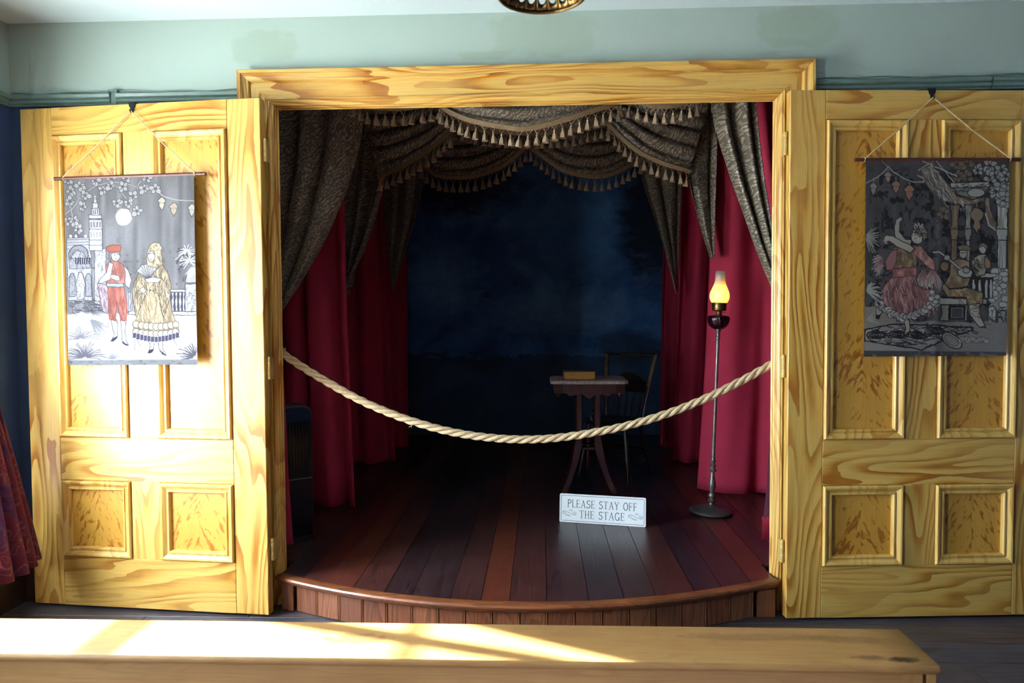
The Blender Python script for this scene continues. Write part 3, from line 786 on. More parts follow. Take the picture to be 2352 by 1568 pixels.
# front curtain tucked behind the casing on each side
def front_curtain(pts, X1, label, seed):
    o = thing('front_curtain', (0, 0, 0), 0, label, 'curtain')
    le = [at(px, py, 0.26) for px, py in pts]
    re = [Vector((X1, 0.34, p.z)) for p in le]
    if X1 > 0: sheet(le, re, 4.5, 0.035, 2.6, seed=seed, parent=o, nu=40)
    else: sheet(re, le, 2.2, 0.02, 0.5, seed=seed, parent=o, nu=40)
    zt_ = le[0].z - 0.01; mb = MB(); mb.tube([(le[0].x, 0.30, zt_), (math.copysign(1.96, X1), 0.30, zt_)], 0.012, 10); mb.build('rod', M['brass'], o, smooth=True)
    return o
red([at(1734, 140, 0.86), at(1741, 300, 0.86), (at(1755, 430, 0.86)), at(1767, 560, 0.86), at(1780, 680, 0.87), at(1792, 850, 0.88), at(1800, 1190, 0.88)], V((1.85, 0.92, 2.95), (1.85, 0.92, 1.2), (1.83, 0.92, 0.178)), 3.0, 0.035, 'narrow dark red curtain edge between the right drape and casing', 2.6, 7)
fc = front_curtain([(1800, 160), (1800, 400), (1798, 660), (1790, 820), (1786, 900)], 1.62, 'red front curtain drawn back beside the right casing', 8)
lin_e = [at(px, py, 0.22) for px, py in ((1790, 640), (1778, 760), (1772, 900), (1765, 1040), (1757, 1150), (1752, 1192))]
sheet(lin_e, [Vector((1.6, 0.27, p.z)) for p in lin_e], 1.6, 0.014, 1.0, seed=9, parent=fc, nu=30, mat='lining', name='lining')
hm = [at(px, py, 0.215) for px, py in ((1752, 1188), (1750, 1215), (1748, 1240))]
sheet(hm, [Vector((1.6, 0.265, p.z)) for p in hm], 1.6, 0.014, 1.0, seed=9, parent=fc, nu=30, nv=6, name='hem')
front_curtain([(610, 160), (625, 500), (640, 760), (652, 900), (660, 1080), (672, 1252)], -1.62, 'dark red front curtain drawn back beside the left casing', 10)

# olive damask tails hanging at the sides
def tail(le, re, folds, amp, label, phase=0.0, seed=0, **kw):
    o = sheet(le, re, folds, amp, phase, seed=seed, name='damask_drape', mat='damask', **kw)
    md = o.modifiers.new('thickness', 'SOLIDIFY'); md.thickness = 0.004
    return tag(o, label, 'drape', 'olive damask side drapes')
YA, YBB, YC = 0.62, 1.38, 2.28
tail(E(0.55, (560, 60), (580, 260), (585, 480), (590, 640), (596, 760)), E(YA, (842, 60), (829, 262), (800, 400), (745, 540), (690, 640), (630, 735)), 3.0, 0.05, 'largest olive damask drape sweeping down at left, nearest the opening', 0.5, 21, amp_bot=0.55)
tail(E(YA, (1636, 60), (1640, 245), (1678, 390), (1716, 500), (1748, 590), (1790, 690)), E(0.55, (1738, 60), (1742, 245), (1757, 400), (1776, 520), (1795, 600), (1830, 700)), 2.2, 0.045, 'largest olive damask drape sweeping down at right, nearest the opening', 2.2, 22, amp_bot=0.7)
tail(E(1.56, (760, 160), (765, 300), (770, 450), (775, 600), (795, 690)), E(1.50, (905, 160), (895, 300), (882, 420), (850, 540), (806, 640)), 2.6, 0.04, 'olive damask drape at left, behind the largest one', 1.4, 23)
tail(E(1.37, (1572, 160), (1574, 260), (1577, 395), (1600, 490), (1634, 590)), E(1.38, (1652, 160), (1648, 300), (1644, 420), (1640, 520), (1638, 594)), 1.6, 0.028, 'olive damask drape at right, between swag and bright red curtain', 0.6, 24)
tail(E(2.4, (860, 200), (870, 330), (880, 460), (888, 580), (902, 665)), E(YC, (1010, 200), (995, 300), (978, 400), (950, 520), (903, 668)), 2.6, 0.035, 'farthest olive damask drape at left, pointing down beside the backdrop', 1.0, 25, amp_bot=0.3)
tail(E(YC, (1430, 200), (1448, 330), (1478, 430), (1515, 540), (1553, 672)), E(2.38, (1580, 200), (1573, 330), (1566, 430), (1560, 540), (1556, 674)), 2.6, 0.035, 'farthest olive damask drape at right, pointing down beside the backdrop', 0.2, 26, amp_bot=0.3)

# tassel prototype mesh: knot, skirt and the two cords it hangs from
def tassel_mesh():
    mb = MB(); S = 0.028
    mb.lathe([(0.0008, 0.0), (0.0022, -0.003), (0.0042, -0.006), (0.0050, -0.010), (0.0036, -0.014), (0.0050, -0.0165), (0.0085, -0.024), (0.0112, -0.034), (0.0130, -0.045), (0.0134, -0.047), (0.007, -0.0455)], 10,
             flute=lambda a, t: 1 + (0.10*math.cos(5*a) if t > 0.5 else 0))
    for s in (-1, 1): mb.tube([(0, 0, -0.002), (s*0.011, 0, 0.014), (s*0.020, 0, 0.026)], 0.0012, 5)
    return mb
TP = tassel_mesh().build('tassel', M['tassel'], None, smooth=True); TPM = TP.data
bpy.data.objects.remove(TP)
def swag(Y, bot, ztop0, ztop1, folds, label, spacing=0.045, bulge=0.06, ts=1.0, seed=0, xl=None, xr=None, slant=0.0):
    o = thing('swag', (0, 0, 0), 0, label, 'swag', 'olive damask swags')
    nu, nv = 56, 44; B = spline([at(px, py, Y) for px, py in bot], nu)
    rs = random.Random(seed); p1, p2 = rs.uniform(0, 6), rs.uniform(0, 6)
    rows, uvs = [], []
    tx0 = B[0].x if xl is None else at(xl, 300, Y).x; tx1 = B[-1].x if xr is None else at(xr, 300, Y).x
    for j in range(nv):
        v = j/(nv-1); row = []; ur = []
        for i in range(nu):
            u = i/(nu-1)
            top = Vector((tx0 + (tx1-tx0)*u, Y, ztop0 + (ztop1-ztop0)*u))
            vv = v**0.9
            p = top.lerp(B[i], vv)
            env = math.sin(PI*min(1, max(0, u)))**0.6
            fw = folds*(v + 0.05*math.sin(3*u+p1) + slant*u)
            wv = abs(math.sin(PI*fw))**0.7
            p = p + Vector((0, -bulge*env*v**0.8*1.1 - 0.075*(0.25+0.75*env)*(wv-0.5)*(1 - v**6), 0.012*env*math.sin(2*PI*fw)*(1-v)))
            row.append(p); ur.append((u*(B[-1]-B[0]).length*1.2, -v*0.5))
        rows.append(row); uvs.append(ur)
    mb = MB(); mb.grid(rows, uv=uvs); mb.build('cloth', M['damask'], o, smooth=True, angle=180)
    edge = [Vector(r) + Vector((0, -0.004, 0)) for r in rows[-1]]
    mb = MB(); mb.tube(edge, 0.013*ts, sect=[(0.30, 1.0), (-0.30, 1.0), (-0.45, 0.0), (-0.30, -1.0), (0.30, -1.0), (0.45, 0.0)], upv=(0, 0, 1)); br = mb.build('braid', M['braid'], o, smooth=True)
    # tassels along the edge
    L = [0.0]
    for i in range(nu-1): L.append(L[-1] + (edge[i+1]-edge[i]).length)
    n = max(2, int(L[-1]/spacing))
    for kx in range(n):
        s = L[-1]*(kx+0.5)/n; i = 0
        while i < nu-2 and L[i+1] < s: i += 1
        p = edge[i].lerp(edge[i+1], (s-L[i])/max(1e-6, L[i+1]-L[i]))
        t = bpy.data.objects.new('tassel', TPM); COL.objects.link(t); t.parent = o
        t.location = p + Vector((0, 0, -0.032*ts)); t.rotation_euler = (rs.uniform(-0.12, 0.12), rs.uniform(-0.12, 0.12), rs.uniform(0, 0.6) if False else rs.uniform(-0.2, 0.2)); t.scale = (1.25*ts,)*3
    return o
swag(0.46, [(1010, 243), (1040, 266), (1090, 288), (1162, 304), (1215, 308), (1296, 287), (1359, 263), (1425, 238)], 2.70, 2.70, 4.5, 'front centre olive swag with the longest tasselled edge', 0.046, 0.10, seed=31)
swag(0.50, [(806, 226), (850, 250), (900, 256), (950, 253), (1020, 236)], 2.70, 2.70, 3.5, 'front left olive swag just under the casing head', 0.046, 0.05, seed=32)
swag(0.50, [(1418, 228), (1461, 240), (1500, 251), (1548, 248), (1606, 226)], 2.70, 2.70, 3.5, 'front right olive swag just under the casing head', 0.046, 0.05, seed=33)
swag(1.43, [(1025, 280), (1110, 304), (1215, 312), (1315, 304), (1405, 278)], 2.95, 2.95, 3.0, 'middle row olive swag half hidden behind the front centre one', 0.048, 0.06, 1.1, seed=34)
swag(1.30, [(868, 406), (905, 395), (940, 378), (987, 349), (1040, 300)], 2.95, 2.95, 6.0, 'middle row olive swag at left with slanting tasselled edge', 0.048, 0.05, 1.1, seed=35, xl=815)
swag(1.30, [(1394, 284), (1430, 324), (1471, 357), (1519, 378), (1584, 395)], 2.95, 2.95, 6.0, 'middle row olive swag at right with slanting tasselled edge', 0.048, 0.05, 1.1, seed=36, xr=1650)
swag(2.20, [(965, 372), (1003, 404), (1050, 411), (1098, 407), (1156, 384), (1213, 334)], 3.05, 3.05, 6.0, 'back row olive swag at left, in front of the backdrop', 0.056, 0.06, 1.25, seed=37)
swag(2.20, [(1213, 334), (1264, 375), (1296, 396), (1334, 406), (1375, 409), (1417, 397), (1478, 362)], 3.05, 3.05, 6.0, 'back row olive swag at right, in front of the backdrop', 0.056, 0.06, 1.25, seed=38)
# plain teaser behind the swags closes the top of the stage
for Y, z0, lab in ((0.72, 2.62, 'plain olive border cloth behind the front swags'), (1.72, 2.70, 'plain olive border cloth behind the middle swags'), (2.55, 2.72, 'plain olive border cloth behind the back swags')):
    a = V((-1.9, Y, 3.25), (-1.9, Y, z0)); b = V((1.9, Y, 3.25), (1.9, Y, z0))
    o = sheet(a, b, 14, 0.02, nu=160, nv=8, name='border_cloth', mat='damask', seed=int(Y*10)); tag(o, lab, 'curtain')

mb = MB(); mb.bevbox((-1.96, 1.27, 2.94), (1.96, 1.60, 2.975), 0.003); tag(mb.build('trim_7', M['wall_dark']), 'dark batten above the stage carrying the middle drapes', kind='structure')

# ---------------------------------------------------------------- barrier rope
def rope():
    o = thing('barrier_rope', (0, 0, 0), 0, 'thick twisted manila rope hung across the stage opening', 'rope')
    YR_ = 0.05
    px = [(640, 806), (700, 846), (760, 882), (830, 920), (900, 950), (960, 971), (1030, 990), (1110, 1003), (1200, 1009), (1290, 1004), (1380, 990), (1460, 972), (1540, 947), (1620, 915), (1700, 876), (1780, 832)]
    path = spline([at(x, y, YR_) for x, y in px], 420)
    path[0].x = max(path[0].x, -OPX); 
    L = 0.0; cum = [0.0]
    for i in range(len(path)-1): L += (path[i+1]-path[i]).length; cum.append(L)
    for k in range(3):
        pts = []
        for i, p in enumerate(path):
            t = (path[min(i+1, len(path)-1)] - path[max(i-1, 0)]).normalized(); a = t.cross(Vector((0, 1, 0))).normalized(); b = t.cross(a)
            th = -2*PI*cum[i]/0.165 + k*2*PI/3
            pts.append(p + a*(0.0098*math.cos(th)) + b*(0.0098*math.sin(th)))
        mb = MB(); mb.tube(pts, 0.0106, 8); mb.build('strand', M['rope'], o, smooth=True)
    mb = MB(); q = at(944, 972, YR_-0.02)
    mb.tube([q, q + Vector((0.004, 0, -0.012)), q + Vector((0.001, 0, -0.022))], 0.0011, 5); mb.tube([q + Vector((0.004, 0, -0.010)), q + Vector((-0.010, 0, -0.018))], 0.0009, 5)
    mb.build('frayed_thread', M['rope'], o)
    return o
rope()

# ---------------------------------------------------------------- floor lamp
def lamp():
    b = at(1633, 1178, 1.03)
    o = thing('floor_lamp', (b.x, 1.03, SZ), 0, 'bronze floor lamp with glowing frosted chimney and dark glass font', 'lamp')
    tp = at(1655, 622, 1.03); H = tp.z - SZ
    o.rotation_euler = (0, math.atan2(tp.x - b.x, H), 0)
    mb = MB(); mb.lathe([(0.10, 0.008), (0.124, 0.008), (0.130, 0.012), (0.131, 0.020), (0.126, 0.026), (0.118, 0.029), (0.112, 0.030), (0.085, 0.037), (0.045, 0.046), (0.028, 0.052), (0.020, 0.058)], 48); mb.build('base', M['bronze_base'], o, smooth=True)
    for k in range(3):
        mb = MB(); mb.lathe([(0.006, 0.0), (0.008, 0.003), (0.007, 0.010)], 10, (0.105*math.cos(k*2.09-0.6), 0.105*math.sin(k*2.09-0.6), 0)); mb.build('foot', M['brass'], o, smooth=True)
    mb = MB(); mb.lathe([(0.016, 0.055), (0.013, 0.066), (0.020, 0.074), (0.024, 0.082), (0.018, 0.090), (0.012, 0.096), (0.020, 0.103), (0.023, 0.112), (0.019, 0.122), (0.012, 0.132), (0.014, 0.140), (0.020, 0.165), (0.022, 0.178), (0.019, 0.200), (0.013, 0.235), (0.011, 0.255), (0.020, 0.262), (0.022, 0.270), (0.014, 0.279), (0.013, 0.285), (0.018, 0.292), (0.019, 0.300), (0.012, 0.310), (0.016, 0.320), (0.017, 0.327), (0.011, 0.336),
                         (0.0110, 0.345), (0.0105, 1.070), (0.0145, 1.074), (0.0145, 1.084), (0.011, 1.090), (0.012, 1.115), (0.0165, 1.121), (0.0165, 1.130)], 20); mb.build('stem', M['bronze'], o, smooth=True)
    zb = 1.128
    mb = MB(); mb.lathe([(0.012, zb), (0.034, zb+0.008), (0.052, zb+0.024), (0.061, zb+0.045), (0.064, zb+0.064), (0.0635, zb+0.075), (0.060, zb+0.083), (0.045, zb+0.088), (0.020, zb+0.090)], 64, flute=lambda a, t: 1 + 0.045*math.sin(16*a + 5*t)*math.sin(PI*min(1, t*1.15))**0.7 if t < 0.85 else 1.0)
    mb.build('font', M['amethyst'], o, smooth=True, angle=60)
    z = zb + 0.088
    mb = MB(); mb.lathe([(0.019, z), (0.019, z+0.005), (0.0165, z+0.008), (0.0165, z+0.022), (0.022, z+0.026), (0.036, z+0.029), (0.043, z+0.033), (0.0435, z+0.036), (0.0415, z+0.040), (0.0435, z+0.056), (0.0445, z+0.072), (0.046, z+0.076), (0.044, z+0.078), (0.030, z+0.060)], 48, flute=lambda a, t: 1 + 0.012*math.sin(24*a)*(1 if 0.55 < t < 0.9 else 0))
    mb.build('burner', M['brass'], o, smooth=True)
    mb = MB(); mb.tube([(0.016, -0.004, z+0.014), (0.040, -0.012, z+0.016)], 0.0018, 6); mb.lathe([(0.001, -0.002), (0.007, -0.0015), (0.007, 0.0015), (0.001, 0.002)], 12, (0.044, -0.013, z+0.016)); mb.build('wick_knob', M['brass'], o, smooth=True)
    zc = z + 0.066; Hc = H - zc
    prof = [(0.040, 0.0), (0.046, 0.010), (0.054, 0.026), (0.0585, 0.042), (0.0590, 0.056), (0.0555, 0.074), (0.047, 0.096), (0.038, 0.118), (0.0325, 0.136), (0.0300, 0.152), (0.0295, 0.170), (0.0300, 0.205)]
    sc = Hc/0.205
    mb = MB(); mb.lathe([(r, zc + zz*sc) for r, zz in prof], 40, cap=False); ch = mb.build('chimney', M['frosted'], o, smooth=True, angle=180)
    md = ch.modifiers.new('glass_thickness', 'SOLIDIFY'); md.thickness = 0.0015
    mb = MB(); mb.lathe([(0.002, zc+0.012), (0.010, zc+0.018), (0.016, zc+0.034), (0.017, zc+0.048), (0.013, zc+0.066), (0.007, zc+0.086), (0.001, zc+0.104)], 16); mb.build('bulb', M['flame'], o, smooth=True)
lamp()

# ---------------------------------------------------------------- parlour table
TX, TY, TZ = 0.402, 1.56, 0.955
def rounded_rect(w, d, r, n=6):
    out = []
    for (sx, sy, a0) in ((1, -1, -PI/2), (1, 1, 0), (-1, 1, PI/2), (-1, -1, PI)):
        for i in range(n+1):
            a = a0 + (PI/2)*i/n; out.append((sx*(w/2 - r) + r*math.cos(a), sy*(d/2 - r) + r*math.sin(a)))
    return out
def table():
    o = thing('parlour_table', (TX, TY, SZ), 0, 'small carved table with speckled marble top beside the black chair', 'table')
    H = TZ - SZ; W, D = 0.515, 0.40
    mb = MB(); lay = [(0.0, 0.0), (0.002, 0.004), (0.002, 0.018), (-0.004, 0.023), (-0.008, 0.024)]
    rings = [[(x, y, H-0.026+zz) for x, y in rounded_rect(W+2*e, D+2*e, 0.045)] for e, zz in lay]; k = len(rings[0])
    mb.add([p for r in rings for p in r], [(j*k+i, j*k+(i+1) % k, (j+1)*k+(i+1) % k, (j+1)*k+i) for j in range(len(lay)-1) for i in range(k)] + [tuple(range(k))[::-1], tuple(range((len(lay)-1)*k, len(lay)*k))])
    mb.build('marble_top', M['marble'], o, smooth=True)
    aw, ad, z1, z0 = 0.455, 0.345, H-0.026, H-0.092
    mb = MB(); mb.bevbox((-aw/2, -ad/2, z0), (aw/2, ad/2, z1), 0.003); mb.build('apron', M['wood_red'], o)
    for s in (-1, 1):   # reeded corner blocks
        for t in (-1, 1):
            mb = MB(); cx, cy = s*(aw/2-0.022), t*(ad/2-0.022)
            for q in range(5): mb.bevbox((cx-0.030, cy-0.030, z0+0.004+q*0.0115), (cx+0.030, cy+0.030, z0+0.0135+q*0.0115), 0.002)
            mb.lathe([(0.004, -0.026), (0.012, -0.018), (0.013, -0.010), (0.018, -0.004), (0.018, 0.004)], 14, (cx, cy, z0))
            mb.build('corner_block', M['wood_red'], o)
    for yy_ in (-ad/2-0.004, ad/2-0.008):   # scalloped skirt below the apron
        pts = [(-0.150, z0+0.004), (-0.145, z0-0.006), (-0.125, z0-0.016), (-0.105, z0-0.010), (-0.085, z0-0.004), (-0.050, z0-0.004), (-0.030, z0-0.012), (-0.012, z0-0.028), (0.0, z0-0.034), (0.012, z0-0.028), (0.030, z0-0.012), (0.050, z0-0.004), (0.085, z0-0.004), (0.105, z0-0.010), (0.125, z0-0.016), (0.145, z0-0.006), (0.150, z0+0.004)]
        mb = MB(); mb.prism(pts, 'y', yy_, yy_+0.012); mb.build('skirt', M['wood_red'], o)
    sq = [(1, 0.55), (0.8, 0.75), (-0.8, 0.75), (-1, 0.55), (-1, -0.55), (-0.8, -0.75), (0.8, -0.75), (1, -0.55)]
    for s in (-1, 1):
        for t in (-1, 1):
            cx, cy = s*0.062, t*0.055; dx, dy = s*0.86, t*0.5
            pts = [(cx, cy, z0+0.002), (cx, cy, 0.42), (cx+dx*0.004, cy+dy*0.004, 0.36), (cx+dx*0.012, cy+dy*0.012, 0.31), (cx+dx*0.028, cy+dy*0.028, 0.25), (cx+dx*0.050, cy+dy*0.05, 0.18), (cx+dx*0.082, cy+dy*0.082, 0.10), (cx+dx*0.112, cy+dy*0.112, 0.045), (cx+dx*0.132, cy+dy*0.132, 0.014)]
            pp = spline(pts, 30)
            mb = MB(); mb.tube(pp, [0.019]*12 + [0.021, 0.023, 0.026, 0.028, 0.028, 0.027, 0.026, 0.024, 0.023, 0.022, 0.021, 0.020, 0.020, 0.020, 0.021, 0.021, 0.019, 0.013], sect=sq, upv=(dy, -dx, 0) if False else (0, 1, 0.01)); leg = mb.build('leg', M['wood_red'], o, smooth=True, angle=35)
            for e in (-0.012, 0.012):
                g = MB(); g.tube([(cx+e*0.8, cy-0.0155, z0-0.005), (cx+e*0.8, cy-0.0155, 0.42)], 0.0016, 6); g.build('bead', M['wood_red'], leg)
            g = MB(); g.bevbox((cx-0.026, cy-0.022, 0.335), (cx+0.026, cy+0.022, 0.347), 0.003); g.build('collar', M['wood_red'], leg)
    mb = MB(); mb.bevbox((-0.06, -0.05, 0.300), (0.06, 0.05, 0.318), 0.003); mb.build('brace', M['wood_red'], o)
    mb = MB(); mb.lathe([(0.006, 0.155), (0.014, 0.160), (0.016, 0.168), (0.008, 0.176), (0.010, 0.182), (0.010, 0.285), (0.022, 0.295), (0.022, 0.318), (0.026, 0.325), (0.022, 0.332), (0.027, 0.340), (0.022, 0.348), (0.025, 0.356), (0.018, 0.365), (0.010, 0.385), (0.004, 0.395)], 18); mb.build('finial', M['wood_red'], o, smooth=True)
table()
def book():
    o = thing('old_book', (0.338, 1.475, TZ-0.0019), math.radians(1.5), 'thick old book with yellowed page edges lying on marble table', 'book')
    w, d, h = 0.212, 0.145, 0.058
    mb = MB(); mb.bevbox((-w/2, -d/2, 0.0), (w/2, d/2, 0.004), 0.001); mb.build('back_cover', M['leather'], o)
    mb = MB(); n = 12; rows = []
    mb.bevbox((-w/2+0.004, -d/2+0.005, 0.004), (w/2-0.004, d/2-0.004, h-0.004), 0.002); mb.build('page_block', M['pages'], o)
    mb = MB(); mb.bevbox((-w/2-0.001, -d/2-0.002, h-0.004), (w/2+0.002, d/2, h), 0.001); mb.build('front_cover', M['leather'], o)
    mb = MB(); pts = [(d/2-0.004 + 0.006*math.sin(PI*i/8), h*i/8) for i in range(9)] + [(d/2-0.004, h)]
    mb.prism([(d/2-0.003, 0.0)] + pts[1:-1] + [(d/2-0.003, h)], 'x', -w/2, w/2); mb.build('spine', M['leather'], o)
book()

# ---------------------------------------------------------------- black windsor chair
def chair():
    o = thing('windsor_chair', (0.63, 1.985, SZ), -math.radians(33), 'worn black painted spindle-back chair standing behind the marble table', 'chair')
    SH = 0.445
    mb = MB(); n = 40; lay = [(0.90, -0.034), (0.985, -0.026), (1.0, -0.010), (0.97, 0.0), (0.80, -0.006), (0.4, -0.012)]
    def seat(a):
        x = math.cos(a); y = math.sin(a)
        ex = abs(x)**0.7*math.copysign(1, x); ey = abs(y)**0.7*math.copysign(1, y)
        return ex*(0.205 + 0.012*(-ey)), ey*0.195
    rings = [[(seat(2*PI*i/n)[0]*s, seat(2*PI*i/n)[1]*s, SH+z) for i in range(n)] for s, z in lay]
    mb.add([p for r in rings for p in r], [(j*n+i, j*n+(i+1) % n, (j+1)*n+(i+1) % n, (j+1)*n+i) for j in range(len(lay)-1) for i in range(n)] + [tuple(range(n))[::-1], tuple(range((len(lay)-1)*n, len(lay)*n))])
    mb.build('seat', M['chair'], o, smooth=True)
    def turned(a, b, rs, k=18):
        a, b = Vector(a), Vector(b); mb = MB(); mb.tube([a.lerp(b, i/(len(rs)-1)) for i in range(len(rs))], [r for r in rs], 12); return mb
    legr = [0.012, 0.015, 0.017, 0.015, 0.018, 0.019, 0.018, 0.0135, 0.019, 0.0185, 0.0155, 0.0125, 0.0105, 0.0145, 0.011, 0.009]
    feet = {}
    for s in (-1, 1):
        for t in (-1, 1):
            tp_ = (s*0.145, t*0.125, SH-0.03); ft = (s*0.205, t*(0.185 if t < 0 else 0.20), 0.006); feet[s, t] = (Vector(tp_), Vector(ft))
            turned(tp_, ft, legr).build('leg', M['chair'], o, smooth=True)
    def on(s, t, f): a, b = feet[s, t]; return a.lerp(b, f)
    st = [0.008, 0.009, 0.012, 0.015, 0.012, 0.009, 0.008]
    turned(on(-1, -1, 0.45), on(1, -1, 0.45), st).build('stretcher', M['chair'], o, smooth=True)
    turned(on(-1, 1, 0.50), on(1, 1, 0.50), st).build('stretcher', M['chair'], o, smooth=True)
    for s in (-1, 1): turned(on(s, -1, 0.60), on(s, 1, 0.60), st).build('stretcher', M['chair'], o, smooth=True)
    BH = 0.495
    flat = [(1, 0.45), (0.7, 0.62), (-0.7, 0.62), (-1, 0.45), (-1, -0.45), (-0.7, -0.62), (0.7, -0.62), (1, -0.45)]
    def bp_(s, f): return Vector((s*(0.155 + 0.055*f**1.2), 0.150 + 0.135*f**1.35, SH - 0.012 + BH*f))
    for s in (-1, 1):
        mb = MB(); mb.tube([bp_(s, i/14) for i in range(15)], [0.011, 0.012, 0.013, 0.012, 0.010, 0.013] + [0.017]*7 + [0.016, 0.012], sect=flat, upv=(0, 1, 0)); mb.build('back_post', M['chair'], o, smooth=True)
        mb = MB(); mb.tube([bp_(s, f) + Vector((0, -0.0105, 0)) for f in (0.50, 0.6, 0.7, 0.8, 0.9, 0.97)], 0.0105, sect=[(1, 0.12), (-1, 0.12), (-1, -0.12), (1, -0.12)], upv=(0, 1, 0)); mb.build('gilt_stripe', M['chair_gilt'], o)
    a, b = bp_(-1, 0.965), bp_(1, 0.965)
    turned(a, b, [0.010, 0.011, 0.014, 0.011, 0.015, 0.012, 0.016, 0.016, 0.016, 0.016, 0.012, 0.015, 0.011, 0.014, 0.011, 0.010]).build('crest_rail', M['chair'], o, smooth=True)
    c = a.lerp(b, 0.5); mb = MB(); mb.bevbox((c.x-0.085, c.y-0.017, c.z-0.020), (c.x+0.085, c.y+0.012, c.z+0.020), 0.004); mb.build('crest_tablet', M['chair'], o)
    # wide arched slat
    mb = MB(); rows_f, rows_b = [], []
    for j in range(7):
        v = j/6; rf, rb = [], []
        for i in range(17):
            u = i/16; f0 = 0.40; f1 = 0.56 + 0.14*math.sin(PI*u)**1.5
            f = f0 + (f1-f0)*v; p = bp_(-1, f).lerp(bp_(1, f), 0.03 + 0.94*u); p = p + Vector((0, 0.018*math.sin(PI*u), 0))
            rf.append(p + Vector((0, -0.006, 0))); rb.append(p + Vector((0, 0.006, 0)))
        rows_f.append(rf); rows_b.append(rb)
    mb.grid(rows_f); mb.grid(rows_b)
    ring_f = rows_f[0] + [r[-1] for r in rows_f[1:]] + rows_f[-1][::-1][1:] + [r[0] for r in rows_f[::-1][1:-1]]
    ring_b = rows_b[0] + [r[-1] for r in rows_b[1:]] + rows_b[-1][::-1][1:] + [r[0] for r in rows_b[::-1][1:-1]]
    k = len(ring_f); mb.add(ring_f + ring_b, [(i, (i+1) % k, k+(i+1) % k, k+i) for i in range(k)])
    mb.build('back_slat', M['chair'], o, smooth=True)
    for q in range(5):
        u = 0.14 + 0.18*q; p1 = bp_(-1, 0.42).lerp(bp_(1, 0.42), u) + Vector((0, 0.018*math.sin(PI*u), 0)); p0 = bp_(-1, 0.0).lerp(bp_(1, 0.0), u) + Vector((0, 0.012*math.sin(PI*u), 0))
        turned(p0, p1, [0.006, 0.008, 0.0095, 0.008, 0.0065]).build('spindle', M['chair'], o, smooth=True)
    return o
ch_ = chair()
j0 = at(1338, 950, 1.92)
mb = MB(); mb.lathe([(0.020, 0.0), (0.024, 0.004), (0.034, 0.020), (0.040, 0.040), (0.038, 0.060), (0.028, 0.076), (0.022, 0.084), (0.024, 0.094), (0.021, 0.094), (0.019, 0.084)], 24)
jg = mb.build('china_jar', M['china'], smooth=True, loc=(0.475, 1.865, SZ + 0.445 - 0.003)); tag(jg, 'small blue and white china jar on the black chair seat', 'jar')

# ---------------------------------------------------------------- tower heater
def heater():
    o = thing('tower_heater', (-1.285, 0.46, SZ), math.radians(38), 'black tower heater standing in the dark behind the left casing', 'heater')
    H = 0.745; W, D = 0.19, 0.15
    prof = [(-W/2, 0.02), (W/2, 0.02)]
    for i in range(9): a = (PI/2)*i/8; prof.append((W/2 - 0.05 + 0.05*math.cos(a), H - 0.05 + 0.05*math.sin(a)))
    for i in range(9): a = PI/2 + (PI/2)*i/8; prof.append((-W/2 + 0.02 + 0.02*math.cos(a), H - 0.02 + 0.02*math.sin(a)))
    mb = MB(); mb.prism(prof, 'y', -D/2+0.012, D/2); mb.build('body', M['plastic_grey'], o)
    pin = [(x*0.94, 0.03 + (z-0.02)*0.965) for x, z in prof]
    mb = MB(); mb.prism(pin, 'y', -D/2, -D/2+0.013); fr = mb.build('front_panel', M['gloss'], o)
    for k in range(9):
        x = -0.068 + 0.017*k; mb = MB(); mb.bevbox((x-0.0035, -D/2-0.012, 0.36), (x+0.0035, -D/2-0.0005, 0.655), 0.001); mb.build('grille_slat', M['gloss'], fr)
    mb = MB(); mb.box((-W*0.46, -D/2-0.003, 0.345), (W*0.46, -D/2-0.0003, 0.349)); mb.build('trim_line', M['chrome'], fr)
    mb = MB(); mb.bevbox((-W/2-0.006, -D/2-0.004, 0.0), (W/2+0.006, D/2+0.004, 0.022), 0.004); mb.build('base', M['plastic'], o)
heater()

